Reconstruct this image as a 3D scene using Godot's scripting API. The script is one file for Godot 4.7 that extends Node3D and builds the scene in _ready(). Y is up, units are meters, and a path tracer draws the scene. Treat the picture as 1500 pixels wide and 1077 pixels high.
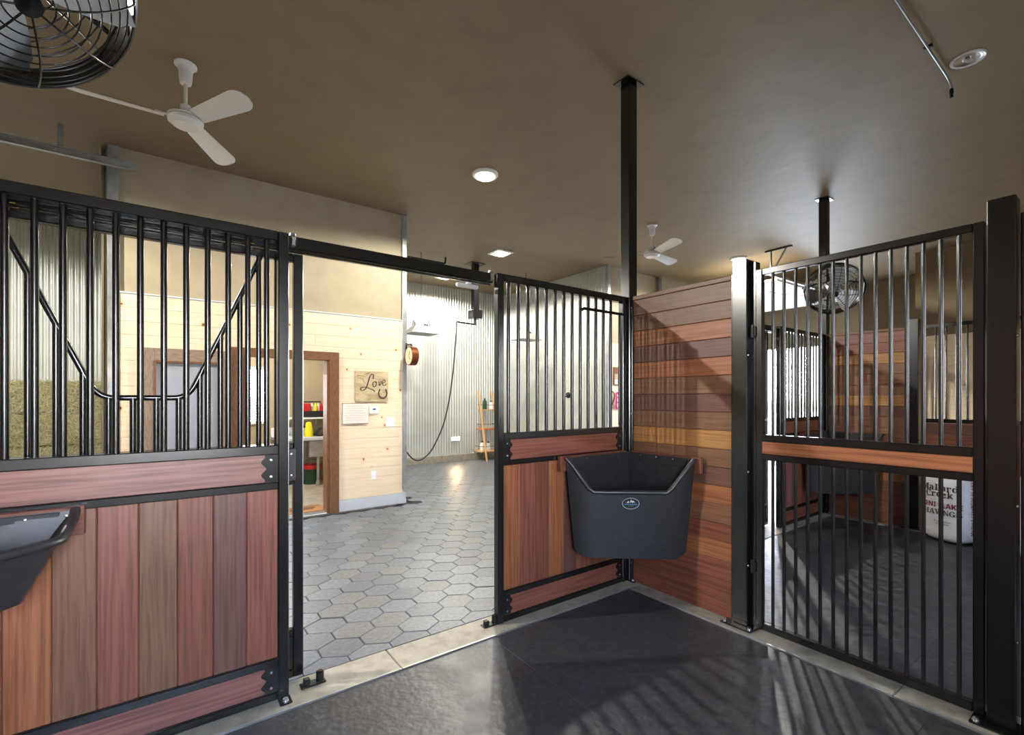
extends Node3D
# A horse barn seen from inside a stall: stall fronts of black steel and hardwood, an aisle of hexagonal pavers, a tack room and a wash bay beyond.
# x runs along the aisle, z = 0 is the line of the stall fronts (the aisle lies at z < 0), y is up.

const CEIL := 4.04
const TOP := 2.29

class MB:
	var v := PackedVector3Array()
	var n := PackedVector3Array()
	var u := PackedVector2Array()
	var ix := PackedInt32Array()
	var off := Vector2.ZERO
	func poly(p: Array, hint: Vector3, uv: Array = []) -> void:
		var nn: Vector3 = (p[1] - p[0]).cross(p[2] - p[0])
		if nn.length_squared() < 1e-16 and p.size() > 3:
			nn = (p[2] - p[0]).cross(p[3] - p[0])
		nn = nn.normalized()
		var flip := nn.dot(hint) < 0.0
		if flip:
			nn = -nn
		var b := v.size()
		for i in p.size():
			v.append(p[i])
			n.append(nn)
			u.append((uv[i] if uv.size() > i else Vector2.ZERO) + off)
		for i in range(1, p.size() - 1):
			if flip:
				ix.append_array([b, b + i, b + i + 1])
			else:
				ix.append_array([b, b + i + 1, b + i])
	# a box with chamfered edges; u runs along its longest side, in metres
	func box(c: Vector3, s: Vector3, ch := 0.0, bs := Basis()) -> void:
		var h := s * 0.5
		var la := 0
		if s.y > s[la]: la = 1
		if s.z > s[la]: la = 2
		ch = minf(ch, minf(h.x, minf(h.y, h.z)) * 0.9)
		for a in 3:
			for sg in [-1.0, 1.0]:
				var e := (a + 1) % 3
				var f := (a + 2) % 3
				var pts := []
				var uvs := []
				for k in [[-1.0, -1.0], [1.0, -1.0], [1.0, 1.0], [-1.0, 1.0]]:
					var q := Vector3.ZERO
					q[a] = sg * h[a]
					q[e] = k[0] * (h[e] - ch)
					q[f] = k[1] * (h[f] - ch)
					pts.append(c + bs * q)
					var uu: float = q[la] if la != a else q[e]
					var other: int = f if la == e else e
					var vv: float = q[other] if la != a else q[f]
					uvs.append(Vector2(uu, vv + (h[a] * sg if la != a else 0.0)))
				var hn := Vector3.ZERO
				hn[a] = sg
				poly(pts, bs * hn, uvs)
		if ch <= 0.0:
			return
		for a in 3:
			var e := (a + 1) % 3
			var f := (a + 2) % 3
			for s1 in [-1.0, 1.0]:
				for s2 in [-1.0, 1.0]:
					var pts := []
					var uvs := []
					for k in [[-1.0, 0], [1.0, 0], [1.0, 1], [-1.0, 1]]:
						var q := Vector3.ZERO
						q[a] = k[0] * (h[a] - ch)
						q[e] = s1 * (h[e] - (0.0 if k[1] == 0 else ch))
						q[f] = s2 * (h[f] - (ch if k[1] == 0 else 0.0))
						pts.append(c + bs * q)
						uvs.append(Vector2(q[la], q[e] if la != e else q[f]))
					var hn := Vector3.ZERO
					hn[e] = s1
					hn[f] = s2
					poly(pts, bs * hn, uvs)
		for sx in [-1.0, 1.0]:
			for sy in [-1.0, 1.0]:
				for sz in [-1.0, 1.0]:
					var sg := Vector3(sx, sy, sz)
					poly([c + bs * (sg * Vector3(h.x, h.y - ch, h.z - ch)), c + bs * (sg * Vector3(h.x - ch, h.y, h.z - ch)), c + bs * (sg * Vector3(h.x - ch, h.y - ch, h.z))], bs * sg)
	func tube(pts: Array, r: float, seg := 10, cap := true, closed := false) -> void:
		var cnt := pts.size()
		var up := Vector3.UP
		var t0: Vector3 = (pts[1] - pts[0]).normalized()
		if absf(t0.dot(up)) > 0.95: up = Vector3.RIGHT
		var side := t0.cross(up).normalized()
		var base := v.size()
		var rings := cnt + (1 if closed else 0)
		var run := 0.0
		for i in rings:
			var j := i % cnt
			var a: Vector3 = pts[(j - 1 + cnt) % cnt] if (closed or j > 0) else pts[j]
			var b: Vector3 = pts[(j + 1) % cnt] if (closed or j < cnt - 1) else pts[j]
			var t := (b - a).normalized()
			side = (side - t * side.dot(t)).normalized()
			var bi := t.cross(side)
			if i > 0: run += (pts[j] - pts[(j - 1 + cnt) % cnt]).length()
			for k in seg + 1:
				var an := TAU * k / seg
				var d := side * cos(an) + bi * sin(an)
				v.append(pts[j] + d * r)
				n.append(d)
				u.append(Vector2(run, r * an) + off)
		for i in rings - 1:
			for k in seg:
				var a := base + i * (seg + 1) + k
				var b := a + seg + 1
				ix.append_array([a, b, a + 1, a + 1, b, b + 1])
		if cap and not closed:
			for e in [0, cnt - 1]:
				var ring := []
				for k in seg: ring.append(v[base + e * (seg + 1) + k])
				poly(ring, (pts[0] - pts[1]) if e == 0 else (pts[cnt - 1] - pts[cnt - 2]))
	func cyl(a: Vector3, b: Vector3, r: float, seg := 12) -> void:
		tube([a, b], r, seg)
	# profile of Vector2(radius, height) turned round the y axis of xf
	func lathe(prof: Array, xf: Transform3D, seg := 24) -> void:
		var area := 0.0
		var loop := [Vector2(0, prof[0].y)] + prof + [Vector2(0, prof[prof.size() - 1].y)]
		for i in loop.size():
			area += (loop[i] as Vector2).cross(loop[(i + 1) % loop.size()])
		var sg := 1.0 if area >= 0.0 else -1.0
		for i in prof.size() - 1:
			var p: Vector2 = prof[i]
			var q: Vector2 = prof[i + 1]
			var d := q - p
			if d.length() < 1e-6: continue
			var nn := Vector2(d.y, -d.x).normalized()
			var b := v.size()
			for k in seg + 1:
				var an := TAU * k / seg
				var dr := Vector3(cos(an), 0, sin(an))
				for w in [p, q]:
					v.append(xf * (dr * w.x + Vector3.UP * w.y))
					n.append((xf.basis * (dr * nn.x + Vector3.UP * nn.y)).normalized() * sg)
					u.append(Vector2(an * w.x, w.y) + off)
			for k in seg:
				var a := b + k * 2
				if sg > 0.0:
					ix.append_array([a, a + 2, a + 1, a + 2, a + 3, a + 1])
				else:
					ix.append_array([a, a + 1, a + 2, a + 2, a + 1, a + 3])
	# a flat outline (Vector2 x, y) pushed from z = 0 to depth
	func prism(o: PackedVector2Array, depth: float, xf := Transform3D()) -> void:
		var tri := Geometry2D.triangulate_polygon(o)
		for zz in [0.0, depth]:
			for i in range(0, tri.size(), 3):
				var pts := []
				var uvs := []
				for k in 3:
					var q: Vector2 = o[tri[i + k]]
					pts.append(xf * Vector3(q.x, q.y, zz))
					uvs.append(q)
				poly(pts, xf.basis.z * (1.0 if (zz > 0.0) == (depth > 0.0) and zz != 0.0 else -1.0) * (1.0 if depth > 0.0 else -1.0) if zz != 0.0 else xf.basis.z * (-1.0 if depth > 0.0 else 1.0), uvs)
		var cw := Geometry2D.is_polygon_clockwise(o)
		for i in o.size():
			var a: Vector2 = o[i]
			var b: Vector2 = o[(i + 1) % o.size()]
			var e := b - a
			var out := Vector2(e.y, -e.x) * (-1.0 if cw else 1.0)
			poly([xf * Vector3(a.x, a.y, 0), xf * Vector3(b.x, b.y, 0), xf * Vector3(b.x, b.y, depth), xf * Vector3(a.x, a.y, depth)], xf.basis * Vector3(out.x, out.y, 0), [a, b, b + Vector2(0, depth), a + Vector2(0, depth)])
	# a smooth grid of points, rows x columns
	func grid(rows: Array, uvs := true) -> void:
		var b := v.size()
		var h := rows.size()
		var w: int = rows[0].size()
		for i in h:
			for j in w:
				var du: Vector3 = rows[i][mini(j + 1, w - 1)] - rows[i][maxi(j - 1, 0)]
				var dv: Vector3 = rows[mini(i + 1, h - 1)][j] - rows[maxi(i - 1, 0)][j]
				v.append(rows[i][j])
				n.append(du.cross(dv).normalized())
				u.append(Vector2(float(j) / (w - 1), float(i) / (h - 1)) + off)
		for i in h - 1:
			for j in w - 1:
				var a := b + i * w + j
				ix.append_array([a, a + w, a + 1, a + 1, a + w, a + w + 1])
	func mesh() -> ArrayMesh:
		var arr := []
		arr.resize(Mesh.ARRAY_MAX)
		arr[Mesh.ARRAY_VERTEX] = v
		arr[Mesh.ARRAY_NORMAL] = n
		arr[Mesh.ARRAY_TEX_UV] = u
		arr[Mesh.ARRAY_INDEX] = ix
		var m := ArrayMesh.new()
		m.add_surface_from_arrays(Mesh.PRIMITIVE_TRIANGLES, arr)
		return m

var M := {}
var taken := {}
var rng := RandomNumberGenerator.new()
var woods := []
var pavers := []

func numbered(s: String) -> String:
	if not taken.has(s):
		taken[s] = 0
		return s
	taken[s] += 1
	return "%s_%03d" % [s, taken[s]]

func thing(called: String, label: String, category: String, at := Vector3.ZERO, group := "") -> Node3D:
	var o := Node3D.new()
	o.name = numbered(called)
	add_child(o)
	o.position = at
	o.set_meta("label", label)
	o.set_meta("category", category)
	if group: o.set_meta("group", group)
	return o

func structure(called: String) -> Node3D:
	var o := Node3D.new()
	o.name = numbered(called)
	add_child(o)
	o.set_meta("kind", "structure")
	return o

func part(parent: Node, called: String, mb: MB, mat: Material, label := "") -> MeshInstance3D:
	return put(parent, called, mb.mesh(), mat, label)

func put(parent: Node, called: String, mesh: Mesh, mat: Material, label := "") -> MeshInstance3D:
	var o := MeshInstance3D.new()
	o.name = called
	o.mesh = mesh
	o.material_override = mat
	if label: o.set_meta("label", label)
	parent.add_child(o, true)
	return o

func bx(parent: Node, called: String, lo: Vector3, hi: Vector3, mat: Material, ch := 0.002, label := "") -> MeshInstance3D:
	var mb := MB.new()
	mb.off = Vector2(rng.randf() * 7.0, rng.randf() * 7.0)
	mb.box(Vector3.ZERO, (hi - lo).abs(), ch)
	var o := part(parent, called, mb, mat, label)
	o.position = (lo + hi) * 0.5
	return o

func sbox(called: String, lo: Vector3, hi: Vector3, mat: Material) -> MeshInstance3D:
	var o := bx(self, numbered(called), lo, hi, mat, 0.0)
	o.set_meta("kind", "structure")
	return o

func bar(parent: Node, called: String, a: Vector3, b: Vector3, r: float, mat: Material, seg := 12) -> MeshInstance3D:
	var mb := MB.new()
	mb.cyl(a, b, r, seg)
	return part(parent, called, mb, mat)

func noise_tex(freq: float, ramp: Array, size := 512, oct := 5, warp := 0.0, sd := 1, kind := FastNoiseLite.TYPE_SIMPLEX_SMOOTH) -> NoiseTexture2D:
	var f := FastNoiseLite.new()
	f.noise_type = kind
	f.seed = sd
	f.frequency = freq
	f.fractal_octaves = oct
	f.fractal_gain = 0.55
	if warp > 0.0:
		f.domain_warp_enabled = true
		f.domain_warp_amplitude = warp
		f.domain_warp_frequency = freq * 0.6
	var t := NoiseTexture2D.new()
	t.width = size
	t.height = size
	t.seamless = true
	t.noise = f
	if ramp.size():
		var g := Gradient.new()
		var offs := PackedFloat32Array()
		var cols := PackedColorArray()
		for r in ramp:
			offs.append(r[0])
			cols.append(r[1])
		g.offsets = offs
		g.colors = cols
		t.color_ramp = g
	return t

func grey(a: float) -> Color:
	return Color(a, a, a)

func mat(called: String, c: Color, rough := 0.6, metal := 0.0, spec := 0.5) -> StandardMaterial3D:
	var m := StandardMaterial3D.new()
	m.resource_name = called
	m.albedo_color = c
	m.roughness = rough
	m.metallic = metal
	m.metallic_specular = spec
	M[called] = m
	return m

func tri(m: StandardMaterial3D, tex: Texture2D, s: float, world := true) -> StandardMaterial3D:
	m.albedo_texture = tex
	m.uv1_triplanar = true
	m.uv1_world_triplanar = world
	m.uv1_scale = Vector3(s, s, s)
	return m

func pine_image() -> ImageTexture:
	var w := 1024
	var h := 256
	var im := Image.create(w, h, false, Image.FORMAT_RGB8)
	var f := FastNoiseLite.new()
	f.seed = 5
	f.frequency = 1.0
	f.fractal_octaves = 3
	var knots := []
	var r := RandomNumberGenerator.new()
	r.seed = 11
	for i in 9:
		knots.append([r.randf() * w, r.randf_range(14, h - 14), r.randf_range(3.0, 6.5), r.randf_range(1.1, 1.9)])
	var light := Color(0.92, 0.88, 0.80)
	var dark := Color(0.88, 0.81, 0.695)
	var knot := Color(0.62, 0.36, 0.17)
	for y in h:
		for x in w:
			var g := f.get_noise_2d(x * 0.004, y * 0.11) * 0.5 + f.get_noise_2d(x * 0.012 + 40.0, y * 0.45) * 0.35 + 0.45
			var c := light.lerp(dark, clampf(g, 0.0, 1.0))
			im.set_pixel(x, y, c)
	for k in knots:
		var ex: float = k[2] * k[3] * 4.0
		for y in range(int(k[1] - k[2] * 3), int(k[1] + k[2] * 3)):
			for x in range(int(k[0] - ex), int(k[0] + ex)):
				var xx := posmod(x, w)
				if y < 0 or y >= h: continue
				var d: float = Vector2((x - k[0]) / k[3], y - k[1]).length() / k[2]
				var c := im.get_pixel(xx, y)
				if d < 0.75:
					c = knot.lerp(Color(0.42, 0.22, 0.1), 0.5 + 0.5 * sin(d * 9.0))
				elif d < 2.6:
					c = c.lerp(Color(0.85, 0.62, 0.36), (1.0 - (d - 0.75) / 1.85) * (0.35 + 0.2 * sin(d * 14.0)))
				im.set_pixel(xx, y, c)
	return ImageTexture.create_from_image(im)

func make_materials() -> void:
	# painted steel, galvanised sheet
	mat("black_steel", Color(0.07, 0.07, 0.073), 0.22, 0.0, 0.6)
	mat("black_steel_dull", Color(0.1, 0.1, 0.1), 0.5)
	mat("rivet", Color(0.85, 0.86, 0.88), 0.25, 0.9)
	mat("brass", Color(0.85, 0.68, 0.35), 0.3, 0.9)
	var gal := noise_tex(0.02, [[0.0, grey(0.8)], [1.0, grey(1.0)]], 256, 4, 0.0, 8, FastNoiseLite.TYPE_CELLULAR)
	tri(mat("galvanised", Color(0.74, 0.75, 0.75), 0.38, 0.7), gal, 1.6)
	tri(mat("corrugated", Color(0.81, 0.82, 0.80), 0.38, 0.5), noise_tex(0.01, [[0.0, grey(0.93)], [1.0, grey(1.0)]], 256, 3, 0.0, 9), 0.7)
	# paint
	var plaster := noise_tex(0.012, [[0.0, grey(0.93)], [0.5, grey(0.98)], [1.0, grey(1.0)]], 512, 5, 20.0, 3)
	tri(mat("ceiling_paint", Color(0.50, 0.435, 0.335), 0.55, 0.0, 0.35), plaster, 0.3)
	M.ceiling_paint.normal_enabled = true
	var pn := noise_tex(0.02, [], 512, 4, 25.0, 4)
	pn.as_normal_map = true
	pn.bump_strength = 1.2
	M.ceiling_paint.normal_texture = pn
	M.ceiling_paint.normal_scale = 0.35
	tri(mat("wall_paint", Color(0.665, 0.615, 0.51), 0.6, 0.0, 0.4), plaster, 0.4)
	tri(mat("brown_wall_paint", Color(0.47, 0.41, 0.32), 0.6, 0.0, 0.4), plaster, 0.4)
	mat("white_paint", Color(0.9, 0.9, 0.88), 0.4)
	mat("base_grey", Color(0.74, 0.76, 0.79), 0.5)
	# hardwood: one neutral grain, several tints
	var ga := noise_tex(0.022, [[0.0, Color(0.62, 0.55, 0.52)], [0.36, Color(0.81, 0.77, 0.75)], [0.6, Color(0.92, 0.90, 0.89)], [1.0, Color(1, 1, 1)]], 1024, 7, 25.0, 21)
	var gb := noise_tex(0.03, [[0.0, Color(0.68, 0.61, 0.58)], [0.45, Color(0.87, 0.84, 0.82)], [1.0, Color(1, 1, 1)]], 1024, 7, 45.0, 22)
	var tints := [Color(0.56, 0.345, 0.275), Color(0.54, 0.38, 0.285), Color(0.65, 0.415, 0.27), Color(0.455, 0.315, 0.27), Color(0.58, 0.395, 0.365), Color(0.70, 0.515, 0.30), Color(0.52, 0.315, 0.235), Color(0.51, 0.37, 0.265)]
	for i in tints.size():
		var m := mat("hardwood_%d" % i, tints[i], 0.42, 0.0, 0.5)
		m.albedo_texture = ga if i % 2 == 0 else gb
		m.uv1_scale = Vector3(0.06, 2.0, 1)
		woods.append(m)
	var pine := mat("pine", Color(0.985, 0.96, 0.93), 0.5)
	pine.albedo_texture = pine_image()
	pine.uv1_scale = Vector3(1.0 / 2.4, 1.0 / 1.04, 1)
	var dw := mat("casing_wood", Color(0.50, 0.35, 0.22), 0.5)
	dw.albedo_texture = ga
	dw.uv1_scale = Vector3(0.4, 3.5, 1)
	var tp := mat("taupe_wood", Color(0.62, 0.555, 0.49), 0.55)
	tp.albedo_texture = gb
	tp.uv1_scale = Vector3(0.4, 3.0, 1)
	# ground
	var rub := noise_tex(0.03, [[0.0, grey(0.62)], [0.55, grey(0.8)], [0.8, grey(0.95)], [1.0, Color(1.0, 1.0, 1.0)]], 1024, 6, 60.0, 31)
	var rb := tri(mat("rubber", Color(0.275, 0.28, 0.30), 0.4, 0.0, 0.5), rub, 0.55)
	rb.roughness_texture = noise_tex(0.015, [[0.0, grey(0.65)], [1.0, grey(1.0)]], 512, 5, 30.0, 33)
	rb.roughness = 0.52
	rb.normal_enabled = true
	var rn := noise_tex(0.06, [], 512, 4, 0.0, 32)
	rn.as_normal_map = true
	rn.bump_strength = 2.0
	rb.normal_texture = rn
	rb.normal_scale = 0.25
	var conc := noise_tex(0.02, [[0.0, grey(0.8)], [0.5, grey(0.93)], [1.0, grey(1.0)]], 512, 6, 20.0, 41)
	tri(mat("concrete", Color(0.65, 0.625, 0.56), 0.65), conc, 0.8)
	tri(mat("tack_floor", Color(0.74, 0.70, 0.63), 0.6), conc, 0.5)
	tri(mat("joint_sand", Color(0.24, 0.25, 0.29), 0.9), conc, 1.5)
	var ptex := noise_tex(0.04, [[0.0, grey(0.72)], [0.4, grey(0.88)], [0.75, grey(0.96)], [1.0, grey(1.0)]], 512, 6, 20.0, 42)
	for c in [Color(0.415, 0.44, 0.47), Color(0.395, 0.42, 0.45), Color(0.435, 0.46, 0.485), Color(0.425, 0.435, 0.44), Color(0.38, 0.40, 0.43)]:
		var m := tri(mat("paver_%d" % pavers.size(), c, 0.42, 0.0, 0.5), ptex, 1.3)
		pavers.append(m)
	tri(mat("gravel", Color(0.78, 0.74, 0.68), 0.9), conc, 0.3)
	# plastics and the rest
	var scuff := noise_tex(0.018, [[0.0, grey(0.66)], [0.66, grey(0.72)], [0.8, grey(0.86)], [0.9, grey(1.0)], [1.0, grey(1.0)]], 512, 6, 50.0, 51)
	tri(mat("poly", Color(0.25, 0.253, 0.262), 0.34, 0.0, 0.5), scuff, 1.1)
	mat("white_plastic", Color(0.92, 0.92, 0.92), 0.35)
	mat("fan_white", Color(0.86, 0.85, 0.83), 0.35)
	mat("aluminium", Color(0.78, 0.79, 0.8), 0.3, 0.85)
	mat("hood_steel", Color(0.82, 0.82, 0.80), 0.4, 0.2)
	mat("copper", Color(0.50, 0.27, 0.16), 0.35, 0.6)
	mat("face_cream", Color(0.93, 0.88, 0.75), 0.5)
	mat("dark_print", Color(0.16, 0.13, 0.11), 0.7)
	mat("grey_print", Color(0.55, 0.52, 0.5), 0.8)
	mat("sign_tan", Color(0.80, 0.75, 0.60), 0.7)
	M.sign_tan.albedo_texture = gb
	M.sign_tan.uv1_scale = Vector3(0.1, 0.35, 1)
	mat("sign_white", Color(0.86, 0.83, 0.79), 0.7)
	mat("iron", Color(0.28, 0.23, 0.19), 0.6, 0.3)
	mat("hose", Color(0.12, 0.12, 0.12), 0.45)
	mat("ladder_wood", Color(0.80, 0.63, 0.42), 0.5)
	mat("orange_wood", Color(0.75, 0.44, 0.18), 0.5)
	mat("red", Color(0.72, 0.10, 0.12), 0.4)
	mat("yellow", Color(0.90, 0.84, 0.15), 0.4)
	mat("green", Color(0.13, 0.26, 0.17), 0.45)
	mat("pink", Color(0.83, 0.16, 0.58), 0.5)
	mat("leather", Color(0.35, 0.22, 0.12), 0.5)
	mat("blue_print", Color(0.35, 0.62, 0.85), 0.5)
	mat("orange_print", Color(0.88, 0.38, 0.12), 0.5)
	mat("navy_print", Color(0.16, 0.2, 0.45), 0.5)
	mat("dark_red_print", Color(0.45, 0.05, 0.12), 0.5)
	mat("doormat", Color(0.66, 0.47, 0.28), 0.95)
	mat("bag_plastic", Color(0.86, 0.86, 0.87), 0.25)
	var hay := noise_tex(0.05, [[0.0, Color(0.25, 0.24, 0.14)], [0.5, Color(0.42, 0.41, 0.27)], [1.0, Color(0.6, 0.58, 0.42)]], 512, 5, 30.0, 61)
	tri(mat("hay", Color(1, 1, 1), 0.9), hay, 1.5)
	for i in 3:
		mat("hay_strand_%d" % i, [Color(0.60, 0.58, 0.43), Color(0.48, 0.48, 0.33), Color(0.72, 0.68, 0.53)][i], 0.8)
	var gl := mat("grey_glass", Color(0.56, 0.585, 0.63), 0.4)
	gl.metallic_specular = 0.6
	var pane := mat("window_glass", Color(0.95, 0.98, 1.0, 0.06), 0.03)
	pane.transparency = BaseMaterial3D.TRANSPARENCY_ALPHA
	var lens := mat("lamp_lens", Color(1, 1, 1), 0.4)
	lens.emission_enabled = true
	lens.emission = Color(1.0, 0.96, 0.88)
	lens.emission_energy_multiplier = 6.0

func wood(i := -1) -> Material:
	return woods[(rng.randi() if i < 0 else i) % woods.size()]

func _ready() -> void:
	rng.seed = 7
	# ---- camera ----
	var cam := Camera3D.new()
	cam.name = "camera"
	cam.projection = Camera3D.PROJECTION_FRUSTUM
	cam.near = 0.05
	cam.far = 200.0
	cam.size = 0.05 * 1077.0 / 694.0
	cam.frustum_offset = Vector2(0, 0.05 * 44.5 / 694.0)
	cam.position = Vector3(-3.053, 1.476, 2.562)
	cam.rotation_degrees = Vector3(0, -36.15, 0)
	add_child(cam)
	cam.current = true
	# ---- sky and exposure ----
	var env := Environment.new()
	env.background_mode = Environment.BG_SKY
	var sky := Sky.new()
	var sm := ProceduralSkyMaterial.new()
	sm.sky_top_color = Color(0.66, 0.75, 0.88)
	sm.sky_horizon_color = Color(0.96, 0.95, 0.94)
	sm.ground_horizon_color = Color(0.72, 0.70, 0.66)
	sm.ground_bottom_color = Color(0.55, 0.53, 0.5)
	sm.sky_energy_multiplier = 6.5
	sm.ground_energy_multiplier = 4.0
	sky.sky_material = sm
	env.sky = sky
	env.tonemap_mode = Environment.TONE_MAPPER_LINEAR
	env.tonemap_exposure = 1.0
	env.sdfgi_enabled = true
	env.ssao_enabled = true
	env.ssil_enabled = true
	var we := WorldEnvironment.new()
	we.name = "environment"
	we.environment = env
	add_child(we)
	# ---- sun, on the ground outside the far door ----
	var sun := DirectionalLight3D.new()
	sun.name = "sun"
	sun.look_at_from_position(Vector3(5, 8, -4), Vector3.ZERO)
	sun.light_color = Color(1.0, 0.93, 0.82)
	sun.light_energy = 5.0
	sun.light_angular_distance = 0.6
	sun.shadow_enabled = true
	sun.sky_mode = DirectionalLight3D.SKY_MODE_LIGHT_ONLY
	add_child(sun)
	make_materials()
	# ---- setting ----
	build_shell()
	build_floor()
	build_pine_walls()
	build_corrugated()
	build_doors()
	# ---- lamps ----
	for p in LAMPS:
		ceiling_lamp(p[0], p[1], p[2], p[3])
	# ---- stalls ----
	build_stall_fronts()
	build_partitions()
	build_feeders()
	# ---- hung from the ceiling ----
	build_fans()
	build_ceiling_bits()
	# ---- tack room, wash bay, bays ----
	build_tack_room()
	build_wall_things()
	build_wash_bay()
	build_hay()
	build_bags()
	build_overhead_door()

# where each lamp hangs, its strength, round (a can with a reflector) or square, its label
const LAMPS := [
	[Vector3(-0.10, CEIL, -2.0), 11.0, true, "round ceiling downlight glaring over the aisle, nearest the sliding door opening"],
	[Vector3(5.42, CEIL, -2.0), 17.0, true, "round ceiling downlight glaring above the end of the wooden partition"],
	[Vector3(-5.60, CEIL, -2.0), 27.0, true, "round ceiling downlight over the aisle, out of view on the left"],
	[Vector3(1.71, CEIL, -4.30), 7.0, false, "square ceiling lamp over the wash bay, nearer of two"],
	[Vector3(1.70, CEIL, -6.34), 7.5, false, "square ceiling lamp over the wash bay, farther of two"],
	[Vector3(-5.40, CEIL, -5.0), 7.0, false, "square ceiling lamp over the hay bay"],
	[Vector3(-1.90, 2.80, -5.0), 5.0, false, "square ceiling lamp inside the tack room"],
]

func ceiling_lamp(p: Vector3, energy: float, round: bool, label: String) -> void:
	var t := thing("ceiling_lamp", label, "lamp", p, "ceiling lamps")
	var mb := MB.new()
	if round:
		# a trim ring round a glowing bowl
		mb.lathe([Vector2(0.15, 0.0), Vector2(0.15, -0.012), Vector2(0.135, -0.03), Vector2(0.115, -0.03), Vector2(0.11, -0.012)], Transform3D(), 40)
		part(t, "rim", mb, M.white_paint)
		mb = MB.new()
		mb.lathe([Vector2(0.112, -0.014), Vector2(0.10, -0.04), Vector2(0.07, -0.058), Vector2(0.0, -0.066)], Transform3D(), 40)
		part(t, "lens", mb, M.lamp_lens)
	else:
		mb.box(Vector3(0, -0.0125, 0), Vector3(0.34, 0.025, 0.34), 0.008)
		part(t, "housing", mb, M.white_paint)
		mb = MB.new()
		# a shallow pillow-shaped lens
		var rows := []
		for i in 9:
			var row := []
			for j in 9:
				var x := -0.125 + 0.25 * i / 8.0
				var z := -0.125 + 0.25 * j / 8.0
				row.append(Vector3(x, -0.0255 - 0.03 * (1.0 - pow(x / 0.125, 4)) * (1.0 - pow(z / 0.125, 4)), z))
			rows.append(row)
		mb.grid(rows)
		part(t, "lens", mb, M.lamp_lens)
	var l := SpotLight3D.new()
	l.name = "light"
	l.spot_angle = 86.0
	l.spot_angle_attenuation = 0.3
	l.spot_range = 40.0
	l.spot_attenuation = 2.0
	l.light_size = 0.04
	l.light_color = Color(1.0, 0.975, 0.93)
	l.light_energy = energy
	l.shadow_enabled = true
	l.rotation_degrees = Vector3(-90, 0, 0)
	l.position = Vector3(0, -0.17, 0)
	t.add_child(l)

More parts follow.
